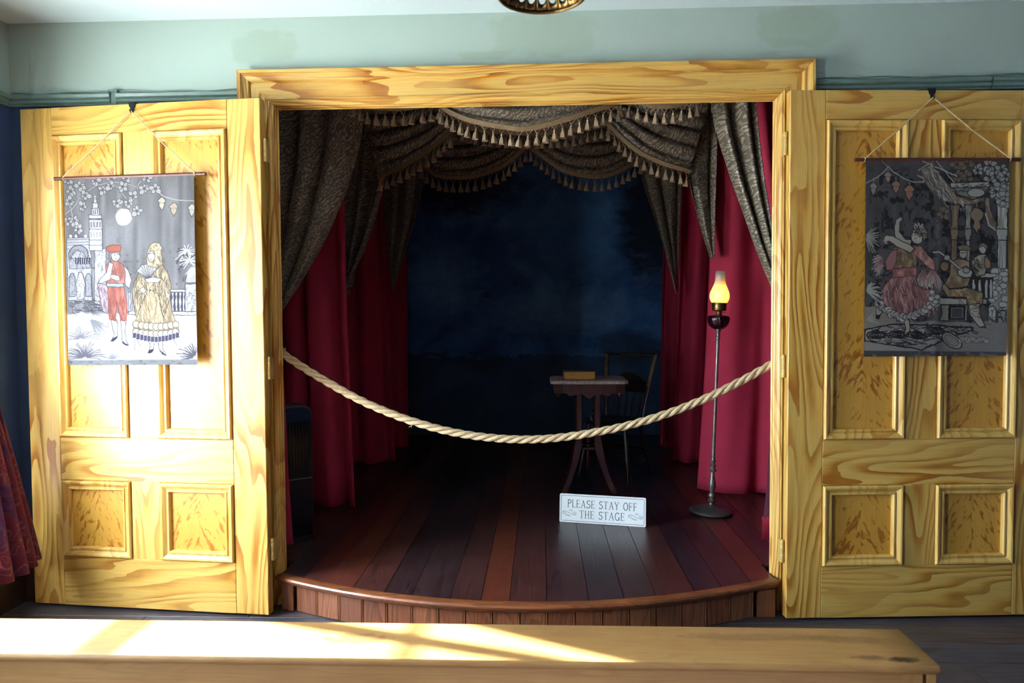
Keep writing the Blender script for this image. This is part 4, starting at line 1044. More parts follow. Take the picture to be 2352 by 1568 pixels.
# ---------------------------------------------------------------- sign
STW = 0.0034
def letter_strokes(c):
    """narrow roman capitals: list of (points, weight), height 1, plus width"""
    T, t = 1.0, 0.55
    def arc(cx, cy, rx, ry, a0, a1, n=14): return [(cx + rx*math.cos(math.radians(a0 + (a1-a0)*i/n)), cy + ry*math.sin(math.radians(a0 + (a1-a0)*i/n))) for i in range(n+1)]
    def sf(x, y, w=0.09): return ([(x-w, y), (x+w, y)], t)
    L = {
     'P': (0.50, [([(0.1, 0), (0.1, 1)], T), ([(0.1, 1)] + arc(0.22, 0.76, 0.24, 0.24, 90, -90) + [(0.1, 0.52)], T), sf(0.1, 0), sf(0.06, 1, 0.06)]),
     'L': (0.48, [([(0.1, 0), (0.1, 1)], T), ([(0.04, 0), (0.42, 0), (0.44, 0.16)], t), sf(0.1, 1)]),
     'E': (0.50, [([(0.1, 0), (0.1, 1)], T), ([(0.03, 0), (0.44, 0), (0.46, 0.16)], t), ([(0.03, 1), (0.42, 1), (0.43, 0.86)], t), ([(0.1, 0.52), (0.34, 0.52)], t), ([(0.34, 0.60), (0.34, 0.44)], t)]),
     'A': (0.62, [([(0.08, 0), (0.30, 1)], t), ([(0.30, 1), (0.52, 0)], T), ([(0.16, 0.34), (0.44, 0.34)], t), sf(0.08, 0, 0.08), sf(0.52, 0, 0.08)]),
     'S': (0.50, [([(0.42, 0.98), (0.42, 0.84)], t), (arc(0.25, 0.76, 0.17, 0.23, 30, 250)[0:] + arc(0.24, 0.26, 0.20, 0.26, 75, -150), T), ([(0.05, 0.02), (0.05, 0.18)], t)]),
     'T': (0.58, [([(0.29, 0), (0.29, 1)], T), ([(0.02, 0.84), (0.04, 1), (0.54, 1), (0.56, 0.84)], t), sf(0.29, 0)]),
     'Y': (0.58, [([(0.07, 1), (0.29, 0.48)], T), ([(0.51, 1), (0.29, 0.48)], t), ([(0.29, 0.48), (0.29, 0)], T), sf(0.29, 0), sf(0.07, 1, 0.07), sf(0.51, 1, 0.07)]),
     'O': (0.60, [(arc(0.30, 0.5, 0.24, 0.5, 0, 360, 28), T)]),
     'F': (0.48, [([(0.1, 0), (0.1, 1)], T), ([(0.03, 1), (0.42, 1), (0.43, 0.86)], t), ([(0.1, 0.52), (0.34, 0.52)], t), ([(0.34, 0.60), (0.34, 0.44)], t), sf(0.1, 0)]),
     'H': (0.60, [([(0.1, 0), (0.1, 1)], T), ([(0.48, 0), (0.48, 1)], T), ([(0.1, 0.52), (0.48, 0.52)], t), sf(0.1, 0, 0.07), sf(0.1, 1, 0.07), sf(0.48, 0, 0.07), sf(0.48, 1, 0.07)]),
     'G': (0.60, [(arc(0.30, 0.5, 0.24, 0.5, 40, 330, 24), T), ([(0.50, 0.02), (0.50, 0.40)], T), ([(0.38, 0.40), (0.58, 0.40)], t), ([(0.49, 0.98), (0.49, 0.80)], t)]),
    }
    return L[c]
def ribbon(mb, pts, w, y):
    P = [Vector((p[0], p[1])) for p in pts]; n = len(P); Lf, Rt = [], []
    for i in range(n):
        d = (P[min(i+1, n-1)] - P[max(i-1, 0)])
        if d.length < 1e-9: d = Vector((1, 0))
        d.normalize(); nn = Vector((-d.y, d.x))*w/2
        Lf.append(P[i]+nn); Rt.append(P[i]-nn)
    b = len(mb.v)
    for a, c in zip(Lf, Rt): mb.v.append((a.x, y, a.y)); mb.v.append((c.x, y, c.y))
    for i in range(n-1): mb.f.append((b+2*i, b+2*i+1, b+2*i+3, b+2*i+2)); mb.mi.append(0)
def sign():
    a, b = Vector((0.187, 0.829)), Vector((0.680, 0.727)); W = (b-a).length; H = 0.166
    ang = math.atan2(b.y-a.y, b.x-a.x); c = (a+b)/2
    o = thing('stage_sign', (c.x, c.y, SZ+0.0012), 0, 'white PLEASE STAY OFF THE STAGE sign standing on the stage floor', 'sign')
    o.rotation_euler = (-math.radians(7), 0, ang)
    mb = MB(); mb.prism([(p[0], p[1]+H/2) for p in rounded_rect(W, H, 0.008)], 'y', 0.0, 0.010); mb.build('board', M['sign'], o)
    y = -0.0005
    mb = MB(); fw, fh = W-0.020, H-0.020; cs = [(x_, z_+H/2) for x_, z_ in rounded_rect(fw, fh, 0.002, 2)]; ribbon(mb, cs + [cs[0]], 0.0022, y); mb.build('border_line', M['ink'], o)
    def line(txt, zc, h, span):
        adv = [0.42 if ch == ' ' else letter_strokes(ch)[0] + 0.06 for ch in txt]; tot = sum(adv)
        sx = span/tot; x = -span/2
        for ch, ad in zip(txt, adv):
            if ch != ' ':
                mb = MB()
                for pts, wgt in letter_strokes(ch)[1]:
                    ribbon(mb, [(x + p[0]*sx, zc - h/2 + p[1]*h) for p in pts], (0.0036 if wgt > 0.9 else 0.0020), y)
                mb.build('letter', M['ink'], o)
            x += ad*sx
    line('PLEASE STAY OFF', H*0.665, 0.043, W*0.815)
    line('THE STAGE', H*0.300, 0.043, W*0.535)
    for s in (-1, 1):   # scroll ornaments either side of the second line
        mb = MB(); cx = s*W*0.383; zc = H*0.33
        def sp(x0, z0, r0, a0, turns, sg, n=26): return [(x0 + r0*(1-0.75*i/n)*math.cos(a0+sg*turns*2*PI*i/n), z0 + r0*0.62*(1-0.75*i/n)*math.sin(a0+sg*turns*2*PI*i/n)) for i in range(n+1)]
        S_ = [(cx + 0.040*math.cos(PI - PI*i/20)*1.0, zc + s*0 + 0.010*math.sin(2*PI*i/20)) for i in range(21)]
        ribbon(mb, S_, 0.0016, y)
        ribbon(mb, sp(cx-0.028, zc-0.002, 0.014, PI*0.6, 1.2, 1), 0.0014, y); ribbon(mb, sp(cx+0.028, zc+0.001, 0.014, -PI*0.4, 1.2, 1), 0.0014, y)
        for (dx, dz, r) in ((0.004, 0.016, 0.007), (0.014, 0.014, 0.006), (-0.006, -0.015, 0.007), (-0.016, -0.013, 0.006), (0.002, -0.018, 0.005)): ribbon(mb, sp(cx+s*dx*-1 if False else cx+dx, zc+dz, r, 0.4, 1.0, 1, 16), 0.0013, y)
        mb.build('scroll_ornament', M['ink'], o)
sign()

# ---------------------------------------------------------------- bench
def bench():
    o = thing('bench', (0, 0, 0), 0, 'long worn pine bench with sun streaks in front of the stage', 'bench')
    x0, x1, yb, yf, zt = -2.05, 1.204, -1.118, -1.362, 0.400
    mb = MB(); n = 6; r = 0.006
    prof = [(yb, zt-0.026), (yb, zt-r), (yb-r*0.3, zt-r*0.3), (yb-r, zt), (yf+0.010, zt), (yf+0.004, zt-0.002), (yf, zt-0.008), (yf-0.001, zt-0.014), (yf+0.001, zt-0.020), (yf+0.006, zt-0.026)]
    k = len(prof); segs = [x0, x0+0.004] + [x0 + (x1-x0)*i/24 for i in range(1, 24)] + [x1-0.006, x1]
    vs = []
    for q, x in enumerate(segs):
        ins = 0.005 if q in (0, len(segs)-1) else 0.0
        for (y, z) in prof: vs.append((x, y + (ins if y < -1.24 else -ins)*0.7, z - (ins*0.5 if z > zt-0.01 else -ins*0.3)))
    mb.add(vs, [(j*k+i, j*k+(i+1) % k, (j+1)*k+(i+1) % k, (j+1)*k+i) for j in range(len(segs)-1) for i in range(k)] + [tuple(range(k)), tuple(range((len(segs)-1)*k, len(segs)*k))[::-1]])
    mb.build('seat_board', M['bench'], o, smooth=True, angle=35)
    for yy_ in (yf+0.016, yb-0.036):
        mb = MB(); mb.bevbox((x0+0.02, yy_, zt-0.125), (x1-0.042, yy_+0.020, zt-0.0255), 0.002); mb.build('apron', M['bench'], o)
    for xx in (x1-0.030, x0+0.006, -0.45):
        mb = MB(); pts = [(yf+0.012, 0.0), (yf+0.075, 0.0), ((yf+yb)/2, 0.10), (yb-0.075, 0.0), (yb-0.012, 0.0), (yb-0.014, zt-0.0265), (yf+0.014, zt-0.0265)]
        if xx == -0.45: pts = [((p-yf)*0.78 + yf + 0.027, z) for p, z in pts]
        mb.prism(pts, 'x', xx, xx+0.022); mb.build('end_board', M['bench'], o)
bench()

# ---------------------------------------------------------------- left window curtain
def window_curtain():
    o = thing('window_curtain', (0, 0, 0), 0, 'red and purple paisley window curtain flaring at the left edge', 'curtain')
    nu, nv = 90, 60; rows, uvs = [], []
    for j in range(nv):
        t = j/(nv-1); z = 2.30 + (0.268-2.30)*t
        row, ur = [], []
        for i in range(nu):
            s = i/(nu-1)
            if z > 1.25:
                k = (2.30 - z)/1.05; k = k*k*(3-2*k)
                y = (-0.32 - 0.30*s)*(1-k) + (-0.30 - 0.07*s)*k; x = XL + 0.050*(1-k) + 0.040*k; am = 0.022*(1-k) + 0.012*k
            else:
                k = (1.25 - z)/(1.25-0.268); kk = k**0.85
                y = (-0.30 - 0.07*s)*(1-kk) + (-0.17 - 0.42*s)*kk; x = (XL + 0.040)*(1-kk) + (XL + 0.15 + 0.06*math.sin(PI*s) + 0.05*s)*kk; am = 0.012 + 0.050*kk
            x += am*math.sin(2*PI*4.4*s + 1.25); y += 0.3*am*math.cos(2*PI*4.4*s + 1.25)
            x = max(x, XL + 0.018); y = min(y, -0.03)
            row.append((x, y, z)); ur.append((s*0.9, -t*2.0))
        rows.append(row); uvs.append(ur)
    mb = MB(); mb.grid(rows, uv=uvs); mb.build('cloth', M['paisley'], o, smooth=True, angle=180)
    mb = MB(); mb.tube([(XL+0.05, -0.27, 2.31), (XL+0.05, -2.05, 2.31)], 0.012, 12); mb.build('rod', M['brass'], o, smooth=True)
    for y in (-0.29, -2.03):
        mb = MB(); mb.tube([(XL, y, 2.31), (XL+0.05, y, 2.31)], 0.008, 8); mb.build('bracket', M['brass'], o, smooth=True)
    mb = MB(); mb.tube([(XL+0.004, -0.30, 1.25), (XL+0.075, -0.285, 1.235), (XL+0.085, -0.34, 1.23), (XL+0.07, -0.39, 1.235), (XL+0.004, -0.37, 1.25)], 0.008, 8); mb.build('tie_back', M['braid'], o, smooth=True)
window_curtain()

# ---------------------------------------------------------------- hanging perforated lamp
def pendant():
    c = at(1245, -12, -1.62); R0 = 0.106
    zr = at(1245, 30, -1.62 + R0).z
    o = thing('pendant_lamp', (c.x, -1.62, zr), 0, 'perforated brass pendant lamp shade at the top edge', 'lamp')
    prof = lambda s: (R0*(1 - 0.30*s - 0.0*s*s), 0.002 + 0.050*s**0.85)     # s 0 rim .. 1 up
    NH = 22; mb = MB(); m = 20
    for h in range(NH):
        a0 = 2*PI*h/NH; da = 2*PI/NH
        inner, outer = [], []
        for i in range(m):
            th = 2*PI*i/m + PI/m; cx, cy = math.cos(th), math.sin(th)
            inner.append((0.5 + 0.34*cx, 0.46 + 0.19*cy))
            k = max(abs(cx), abs(cy)); outer.append((0.5 + 0.5*cx/k, 0.46 + (0.46 if cy < 0 else 0.54)*cy/k))
        vs = []
        for (u, s) in inner + outer:
            r, z = prof(s); a = a0 + da*u; vs.append((r*math.cos(a), r*math.sin(a), z))
        mb.add(vs, [(i, (i+1) % m, m+(i+1) % m, m+i) for i in range(m)])
    mb.lathe([(prof(1)[0], prof(1)[1]), (0.05, 0.062), (0.030, 0.070), (0.014, 0.085), (0.012, 0.110)], 44, cap=False)
    sh = mb.build('shade', M['brass'], o, smooth=True, angle=60)
    md = sh.modifiers.new('thickness', 'SOLIDIFY'); md.thickness = 0.0025
    mb = MB(); mb.tube([(R0*math.cos(2*PI*i/60), R0*math.sin(2*PI*i/60), 0.0) for i in range(61)], 0.0035, 8); mb.build('rim', M['brass'], o, smooth=True)
    mb = MB(); mb.tube([(0, 0, 0.10), (0, 0, ZC - zr - 0.03)], 0.006, 10); mb.build('rod', M['brass'], o, smooth=True)
    mb = MB(); mb.lathe([(0.006, ZC-zr-0.05), (0.030, ZC-zr-0.035), (0.055, ZC-zr-0.012), (0.058, ZC-zr)], 28); mb.build('ceiling_canopy', M['brass'], o, smooth=True)
    mb = MB(); mb.lathe([(0.004, 0.030), (0.016, 0.036), (0.018, 0.060), (0.012, 0.085)], 16); mb.build('socket', M['bronze'], o, smooth=True)
pendant()

# ---------------------------------------------------------------- tapestries: woven picture stored as a colour per vertex
def lin(c):
    c = np.clip(np.asarray(c, float)/255.0, 0, 1)
    return np.where(c <= 0.04045, c/12.92, ((c+0.055)/1.055)**2.4)
class Print:
    def __init__(s, corners, nu, nv, seed):
        s.r = np.random.default_rng(seed); s.nu, s.nv = nu, nv
        u, v = np.meshgrid(np.linspace(0, 1, nu), np.linspace(0, 1, nv)); s.U, s.V = u.ravel(), v.ravel()
        tl, tr, br, bl = [np.array(c, float) for c in corners]
        w = [(1-s.U)*(1-s.V), s.U*(1-s.V), s.U*s.V, (1-s.U)*s.V]
        s.X = sum(a*c[0] for a, c in zip(w, (tl, tr, br, bl))); s.Y = sum(a*c[1] for a, c in zip(w, (tl, tr, br, bl)))
        s.X0, s.Y0 = s.X.copy(), s.Y.copy()
        s.X = s.X + 5*(s.noise(22, 22)-0.5); s.Y = s.Y + 5*(s.noise(22, 22)-0.5)
        s.C = np.zeros((nu*nv, 3))
    def noise(s, sx, sy):
        gx, gy = int(1600/sx)+3, int(1700/sy)+3; g = s.r.random((gy, gx))
        x, y = np.clip(s.X0/sx, 0, gx-1.01), np.clip(s.Y0/sy, 0, gy-1.01); i, j = x.astype(int), y.astype(int); fx, fy = x-i, y-j
        fx, fy = fx*fx*(3-2*fx), fy*fy*(3-2*fy)
        return (g[j, i]*(1-fx)+g[j, i+1]*fx)*(1-fy)+(g[j+1, i]*(1-fx)+g[j+1, i+1]*fx)*fy
    def put(s, m, c, a=1.0):
        c = np.array(c, float); a = (m*a)[:, None] if m.dtype != bool else (m.astype(float)*a)[:, None]
        s.C = s.C*(1-a) + c*a
    def inside(s, P):
        P = np.array(P, float); m = np.zeros(len(s.X), bool); n = len(P)
        idx = np.where((s.X > P[:, 0].min()) & (s.X < P[:, 0].max()) & (s.Y > P[:, 1].min()) & (s.Y < P[:, 1].max()))[0]
        if not len(idx): return m
        x, y = s.X[idx], s.Y[idx]; q = np.zeros(len(idx), bool)
        for i in range(n):
            (x0, y0), (x1, y1) = P[i], P[(i+1) % n]
            if y0 == y1: continue
            q ^= ((y0 > y) != (y1 > y)) & (x < (x1-x0)*(y-y0)/(y1-y0)+x0)
        m[idx] = q; return m
    def sub(s, P, pad):
        P = np.array(P, float)
        return np.where((s.X > P[:, 0].min()-pad) & (s.X < P[:, 0].max()+pad) & (s.Y > P[:, 1].min()-pad) & (s.Y < P[:, 1].max()+pad))[0]
    def line(s, P, w, c, a=1.0):
        P = np.array(P, float)
        idx = s.sub(P, w+4)
        if not len(idx): return
        x, y = s.X[idx], s.Y[idx]; d = np.full(len(idx), 1e9)
        for (x0, y0), (x1, y1) in zip(P[:-1], P[1:]):
            L = (x1-x0)**2+(y1-y0)**2+1e-9; t = np.clip(((x-x0)*(x1-x0)+(y-y0)*(y1-y0))/L, 0, 1)
            d = np.minimum(d, np.hypot(x-x0-t*(x1-x0), y-y0-t*(y1-y0)))
        k = np.clip((w/2+1.5-d)/2.5, 0, 1)*a
        s.C[idx] = s.C[idx]*(1-k[:, None]) + np.array(c, float)*k[:, None]
    def poly(s, P, c, oc=None, ow=5, a=1.0, folds=None):
        m = s.inside(P); s.put(m, c, a)
        if folds:
            n = s.noise(folds[0], folds[1]); s.C[m] *= (0.72 + 0.5*n[m])[:, None]
        if oc is not None: s.line(list(P)+[P[0]], ow, oc)
    def ell(s, cx, cy, rx, ry, c, oc=None, ow=4, rot=0.0, a=1.0):
        t = np.linspace(0, 2*PI, 24)[:-1]; cr, sr = math.cos(rot), math.sin(rot)
        s.poly([(cx+rx*math.cos(q)*cr-ry*math.sin(q)*sr, cy+rx*math.cos(q)*sr+ry*math.sin(q)*cr) for q in t], c, oc, ow, a)
    def scrib(s, P, n, ln, c, w=3.5, ang=1.57, spread=0.5, a=0.8):
        P = np.array(P, float); lo, hi = P.min(0), P.max(0); k = 0
        for _ in range(n*6):
            p = lo+(hi-lo)*s.r.random(2)
            q = False
            for i in range(len(P)):
                (x0, y0), (x1, y1) = P[i], P[(i+1) % len(P)]
                if (y0 > p[1]) != (y1 > p[1]) and p[0] < (x1-x0)*(p[1]-y0)/(y1-y0)+x0: q = not q
            if not q: continue
            t = ang + s.r.normal()*spread; l = ln*(0.5+s.r.random())
            s.line([p, p+np.array([math.cos(t+0.2), math.sin(t+0.2)])*l*0.5, p+np.array([math.cos(t), math.sin(t)])*l], w, c, a); k += 1
            if k >= n: break
    def leaves(s, cx, cy, n, ln, c, oc, wd=0.5):
        r0 = s.r.random()*6
        for i in range(n):
            t = r0 + i*2*PI/n + s.r.normal()*0.25; l = ln*(0.75+0.5*s.r.random()); w_ = l*wd
            ux, uy = math.cos(t), math.sin(t); px, py = -uy, ux
            P = [(cx+ux*6, cy+uy*6), (cx+ux*l*0.35+px*w_*0.5, cy+uy*l*0.35+py*w_*0.5), (cx+ux*l*0.7+px*w_*0.42, cy+uy*l*0.7+py*w_*0.42), (cx+ux*l, cy+uy*l), (cx+ux*l*0.7-px*w_*0.42, cy+uy*l*0.7-py*w_*0.42), (cx+ux*l*0.35-px*w_*0.5, cy+uy*l*0.35-py*w_*0.5)]
            s.poly(P, c, oc, 4); s.line([(cx, cy), (cx+ux*l*0.9, cy+uy*l*0.9)], 2.5, oc, 0.6)
    def spray(s, cx, cy, n, ln, a0, a1, c, w=5, sag=0.25):
        for i in range(n):
            t = a0+(a1-a0)*(i+0.5*s.r.random())/n; l = ln*(0.6+0.5*s.r.random())
            p = [(cx+math.cos(t)*l*k, cy+math.sin(t)*l*k+sag*l*k*k) for k in (0.12, 0.4, 0.7, 1.0)]
            s.line(p, w, c)
    def lantern(s, cx, cy, w, h, c, oc):
        s.poly([(cx-w*0.2, cy-h*0.75), (cx+w*0.2, cy-h*0.75), (cx+w*0.55, cy-h*0.5), (cx+w*0.75, cy-h*0.3), (cx+w*0.5, cy-h*0.1), (cx+w*0.45, cy+h*0.3), (cx+w*0.2, cy+h*0.55), (cx, cy+h*0.8), (cx-w*0.2, cy+h*0.55), (cx-w*0.45, cy+h*0.3), (cx-w*0.5, cy-h*0.1), (cx-w*0.75, cy-h*0.3), (cx-w*0.55, cy-h*0.5)], c, oc, 4)
        s.line([(cx-w*0.5, cy-h*0.1), (cx+w*0.5, cy-h*0.1)], 3, oc, 0.5)

def paint_left():
    p = Print([(92, 108), (1055, 66), (1092, 1495), (140, 1492)], 300, 420, 3)
    W = (196, 194, 192); G = (128, 126, 132); D = (72, 68, 82); K = (48, 42, 66)
    n = p.noise(30, 260); p.C[:] = np.array(G)*(0.82+0.30*n)[:, None]
    m = np.clip((p.noise(24, 24)-0.72)*5, 0, 1)*np.clip((p.Y-520)/300, 0, 1); p.put(m, D, 0.7)
    # pale ground
    gm = np.clip((p.Y-1085-25*p.noise(120, 60))/25, 0, 1); p.put(gm, (206, 206, 208))
    p.scrib([(140, 1100), (1085, 1120), (1085, 1440), (150, 1440)], 60, 60, (150, 148, 158), 3, 0.05, 0.1, 0.5)
    # arch building and tower
    p.poly([(118, 548), (300, 540), (320, 1010), (135, 1010)], (178, 176, 182), D, 4)
    for y in (560, 580, 600): p.line([(120, y), (300, y-6)], 4, D, 0.7)
    for x in (150, 190, 262): p.ell(x, 532, 14, 16, W, D, 3)
    p.ell(210, 672, 74, 74, (146, 142, 154), D, 6); p.ell(210, 690, 52, 50, (168, 166, 174), D, 4)
    p.poly([(140, 700), (300, 695), (304, 770), (142, 775)], (160, 158, 170), D, 3)
    for i in range(7): p.poly([(185+i*17, 690), (195+i*17, 690), (196+i*17, 740), (186+i*17, 740)], K)
    for x in (165, 232, 288): p.poly([(x-22, 980), (x-24, 840), (x-10, 810), (x+10, 810), (x+22, 840), (x+24, 980)], (150, 148, 160), D, 5)
    p.poly([(205, 1000), (195, 880), (215, 800), (240, 800), (262, 880), (255, 1000)], W, D, 4)
    p.scrib([(120, 620), (310, 620), (320, 1000), (140, 1000)], 110, 26, D, 3, 1.57, 0.8, 0.6)
    p.poly([(330, 640), (415, 620), (418, 1060), (335, 1060)], (182, 180, 186), D, 4); p.scrib([(335, 650), (412, 650), (412, 1040), (338, 1040)], 45, 22, D, 3, 1.57, 0.6, 0.6)
    p.poly([(288, 405), (382, 405), (388, 640), (292, 640)], (186, 184, 188), D, 4)
    for y in (410, 480, 560, 600): p.line([(288, y), (386, y)], 4, D, 0.7)
    for i in range(4): p.poly([(298+i*22, 425), (310+i*22, 425), (310+i*22, 465), (298+i*22, 465)], (120, 116, 132)); p.poly([(300+i*22, 500), (308+i*22, 500), (308+i*22, 540), (300+i*22, 540)], (150, 146, 156))
    for (a, b, y0, y1) in ((284, 380, 375, 402), (304, 362, 325, 376), (312, 352, 285, 328), (318, 342, 262, 288)): p.poly([(a, y1), (a, y0), (b, y0), (b, y1)], (190, 188, 192), D, 4)
    p.line([(328, 262), (326, 232)], 7, W); p.ell(328, 240, 9, 9, W, D, 2)
    for i in range(3): p.poly([(314+i*16, 335), (322+i*16, 335), (322+i*16, 368), (314+i*16, 368)], D, a=0.8)
    # moon
    p.ell(545, 390, 61, 64, (214, 212, 204), (150, 146, 140), 3)
    # branches and leaves
    br = (176, 172, 170)
    for P in ([(105, 370), (170, 320), (230, 230), (330, 160), (450, 130), (560, 140), (640, 170), (670, 120)], [(450, 130), (520, 200), (560, 250)], [(640, 170), (720, 160), (800, 205)], [(110, 250), (150, 330), (170, 430), (200, 500)]): p.line(P, 10, D); p.line(P, 7, br)
    for (x, y) in ((215, 160), (235, 315), (385, 190), (535, 165), (610, 235), (695, 180), (775, 180), (490, 285), (145, 200), (140, 275), (175, 420), (205, 480), (640, 345), (330, 120), (450, 105), (712, 100), (560, 100), (255, 230), (130, 420), (445, 160), (120, 120), (580, 290)): p.leaves(x, y, 5, 46, (190, 187, 184), (88, 84, 96), 0.62)
    # lantern string
    p.line([(790, 200), (830, 232), (890, 255), (960, 266), (1062, 268)], 5, (196, 192, 188))
    p.lantern(824, 290, 40, 62, (196, 188, 160), D); p.lantern(912, 332, 44, 66, (198, 166, 138), D); p.lantern(1042, 340, 40, 62, (190, 186, 178), D)
    # balustrade, pedestal and palm at right
    p.poly([(885, 930), (1090, 930), (1092, 1115), (885, 1115)], (70, 64, 92)); p.poly([(885, 928), (1090, 928), (1090, 950), (885, 950)], W, K, 4); p.poly([(590, 1092), (1090, 1092), (1090, 1122), (590, 1118)], W, K, 4)
    p.poly([(575, 950), (640, 950), (640, 1092), (575, 1092)], (150, 146, 158))
    for x in (595, 625, 908, 935, 962, 988): p.poly([(x-9, 1090), (x-5, 1060), (x-10, 1020), (x-4, 985), (x-9, 952), (x+9, 952), (x+4, 985), (x+10, 1020), (x+5, 1060), (x+9, 1090)], W, K, 3)
    p.poly([(1000, 890), (1090, 885), (1092, 1095), (998, 1095)], (186, 184, 188), D, 5); p.scrib([(1005, 900), (1088, 900), (1088, 1090), (1005, 1090)], 40, 24, D, 3, 1.57, 0.9, 0.6)
    p.poly([(1000, 880), (1010, 800), (1030, 780), (1075, 780), (1085, 880)], (176, 172, 176), D, 4)
    for (x, y) in ((1010, 650), (1030, 720)): p.spray(x, y, 14, 82, PI*0.75, PI*2.3, D, 11, 0.35); p.spray(x, y, 14, 80, PI*0.75, PI*2.3, W, 7, 0.35)
    p.spray(1050, 760, 10, 70, 0.6, 2.6, W, 6, 0.2)
    # foliage in the foreground
    p.spray(265, 1440, 26, 160, PI*1.02, PI*1.98, (96, 90, 108), 6, 0.25); p.spray(230, 1300, 18, 150, PI*1.05, PI*1.95, (120, 116, 128), 5, 0.3); p.spray(300, 1150, 16, 130, 0.1, 1.2, (130, 126, 138), 5, 0.2)
    p.spray(1070, 1440, 16, 150, PI*0.95, PI*1.6, (90, 84, 102), 6, 0.3); p.spray(470, 1450, 14, 55, PI*1.05, PI*1.95, (130, 126, 138), 4, 0.1)
    p.scrib([(140, 1000), (370, 1000), (370, 1110), (140, 1110)], 60, 46, K, 4, 0.1, 0.3, 0.6)
    # man
    cape = [(355, 880), (430, 895), (440, 1000), (432, 1110), (395, 1090), (372, 980)]
    p.poly(cape, (176, 150, 160), D, 4); p.scrib(cape, 30, 40, (110, 80, 100), 3.5, 1.5, 0.3)
    p.poly([(455, 1150), (500, 1155), (505, 1275), (470, 1310), (452, 1315), (482, 1270)], (206, 204, 206), D, 4); p.poly([(525, 1155), (570, 1155), (560, 1250), (572, 1320), (590, 1345), (540, 1330), (535, 1240)], (206, 204, 206), D, 4)
    p.poly([(455, 1318), (470, 1290), (500, 1275), (505, 1290), (475, 1318)], K); p.poly([(535, 1310), (560, 1330), (592, 1340), (575, 1352), (545, 1335)], K)
    bre = [(432, 905), (548, 905), (574, 1040), (572, 1162), (530, 1162), (497, 1010), (492, 1162), (444, 1150), (436, 1030)]
    p.poly(bre, (198, 92, 74), (140, 56, 50), 4, folds=(18, 60)); p.scrib(bre, 26, 60, (140, 56, 50), 3.5, 1.5, 0.2)
    tor = [(415, 750), (440, 728), (500, 712), (545, 745), (562, 800), (560, 885), (430, 890), (420, 820)]
    p.poly(tor, (194, 100, 84), (130, 60, 56), 4, folds=(20, 40)); p.scrib(tor, 24, 40, (140, 66, 60), 3.5, 1.4, 0.4)
    p.poly([(440, 725), (470, 735), (450, 850), (395, 880), (360, 880), (385, 840), (420, 800)], (200, 196, 196), D, 4); p.poly([(545, 745), (585, 790), (608, 860), (590, 920), (560, 890), (562, 800)], (202, 198, 198), D, 4)
    p.poly([(455, 815), (515, 828), (522, 858), (490, 865), (452, 838)], (206, 200, 196), D, 4)
    p.poly([(420, 880), (545, 886), (548, 910), (425, 908)], (150, 166, 180), D, 4)
    p.ell(487, 675, 34, 42, (200, 190, 182), D, 4); p.poly([(440, 640), (520, 640), (520, 680), (505, 655), (455, 660), (450, 720), (438, 690)], (140, 120, 112), D, 3)
    p.poly([(425, 640), (420, 612), (470, 596), (520, 600), (530, 622), (522, 645), (440, 650)], (196, 84, 66), (130, 50, 46), 4)
    p.line([(478, 670), (486, 670)], 4, K); p.line([(498, 668), (506, 668)], 4, K); p.line([(484, 700), (500, 700)], 4, (150, 80, 80))
    # woman
    TAN = (196, 168, 122)
    p.poly([(735, 1310), (775, 1310), (770, 1370), (745, 1400), (725, 1405), (742, 1360)], (206, 204, 206), D, 4); p.poly([(800, 1310), (835, 1310), (835, 1370), (858, 1420), (822, 1400), (805, 1360)], (206, 204, 206), D, 4)
    p.poly([(722, 1412), (735, 1380), (770, 1372), (758, 1400)], K); p.poly([(805, 1378), (828, 1392), (862, 1428), (830, 1418)], K)
    skirt = [(690, 940), (880, 930), (905, 1100), (958, 1250), (930, 1285), (790, 1325), (660, 1290), (620, 1240), (650, 1100)]
    p.poly(skirt, TAN, D, 4, folds=(16, 120)); p.poly([(718, 950), (790, 950), (820, 1150), (690, 1150)], (206, 172, 124), folds=(20, 100)); p.scrib(skirt, 60, 80, (124, 98, 66), 3.5, 1.52, 0.12)
    for y, h in ((1165, 52), (1222, 46)):
        for i in range(9):
            x0 = 628+i*36; yo = 16*math.sin(i/8*PI); p.ell(x0+14, y+h*0.5+yo, 24, h*0.52, (206, 188, 152), (84, 70, 70), 4)
    for i in range(13):
        x0 = 630+i*26; yo = 30*math.sin(i/12*PI); p.poly([(x0-13, 1250+yo), (x0+13, 1250+yo), (x0+16, 1292+yo), (x0-14, 1296+yo)], (70, 62, 100), (190, 184, 190), 3)
    shawl = [(715, 740), (745, 720), (830, 745), (878, 820), (895, 900), (885, 1000), (840, 1140), (800, 960), (740, 930), (700, 980), (640, 1140), (615, 980), (625, 880), (660, 800)]
    p.poly(shawl, (190, 164, 122), (92, 76, 66), 5, folds=(22, 60)); p.scrib(shawl, 120, 46, (96, 78, 60), 3.5, 1.5, 0.35); p.scrib(shawl, 50, 40, (222, 204, 170), 3.5, 1.5, 0.3)
    p.poly([(640, 790), (680, 745), (760, 735), (815, 755), (770, 800), (735, 850), (700, 835), (668, 808)], (182, 178, 176), D, 4); p.spray(735, 850, 13, 110, PI*1.05, PI*1.75, D, 3, 0.0)
    p.poly([(700, 850), (760, 835), (830, 850), (800, 875), (720, 880)], (206, 196, 186), D, 4); p.poly([(660, 930), (690, 905), (715, 935), (690, 960)], (204, 194, 186), D, 4)
    p.poly([(722, 640), (735, 600), (770, 576), (812, 585), (828, 615), (820, 640), (835, 740), (790, 770), (720, 750), (712, 700)], (200, 176, 134), (92, 76, 66), 4, folds=(20, 30)); p.scrib([(722, 640), (770, 580), (828, 615), (835, 740), (790, 760)], 40, 24, (120, 96, 70), 3, 1.2, 0.8)
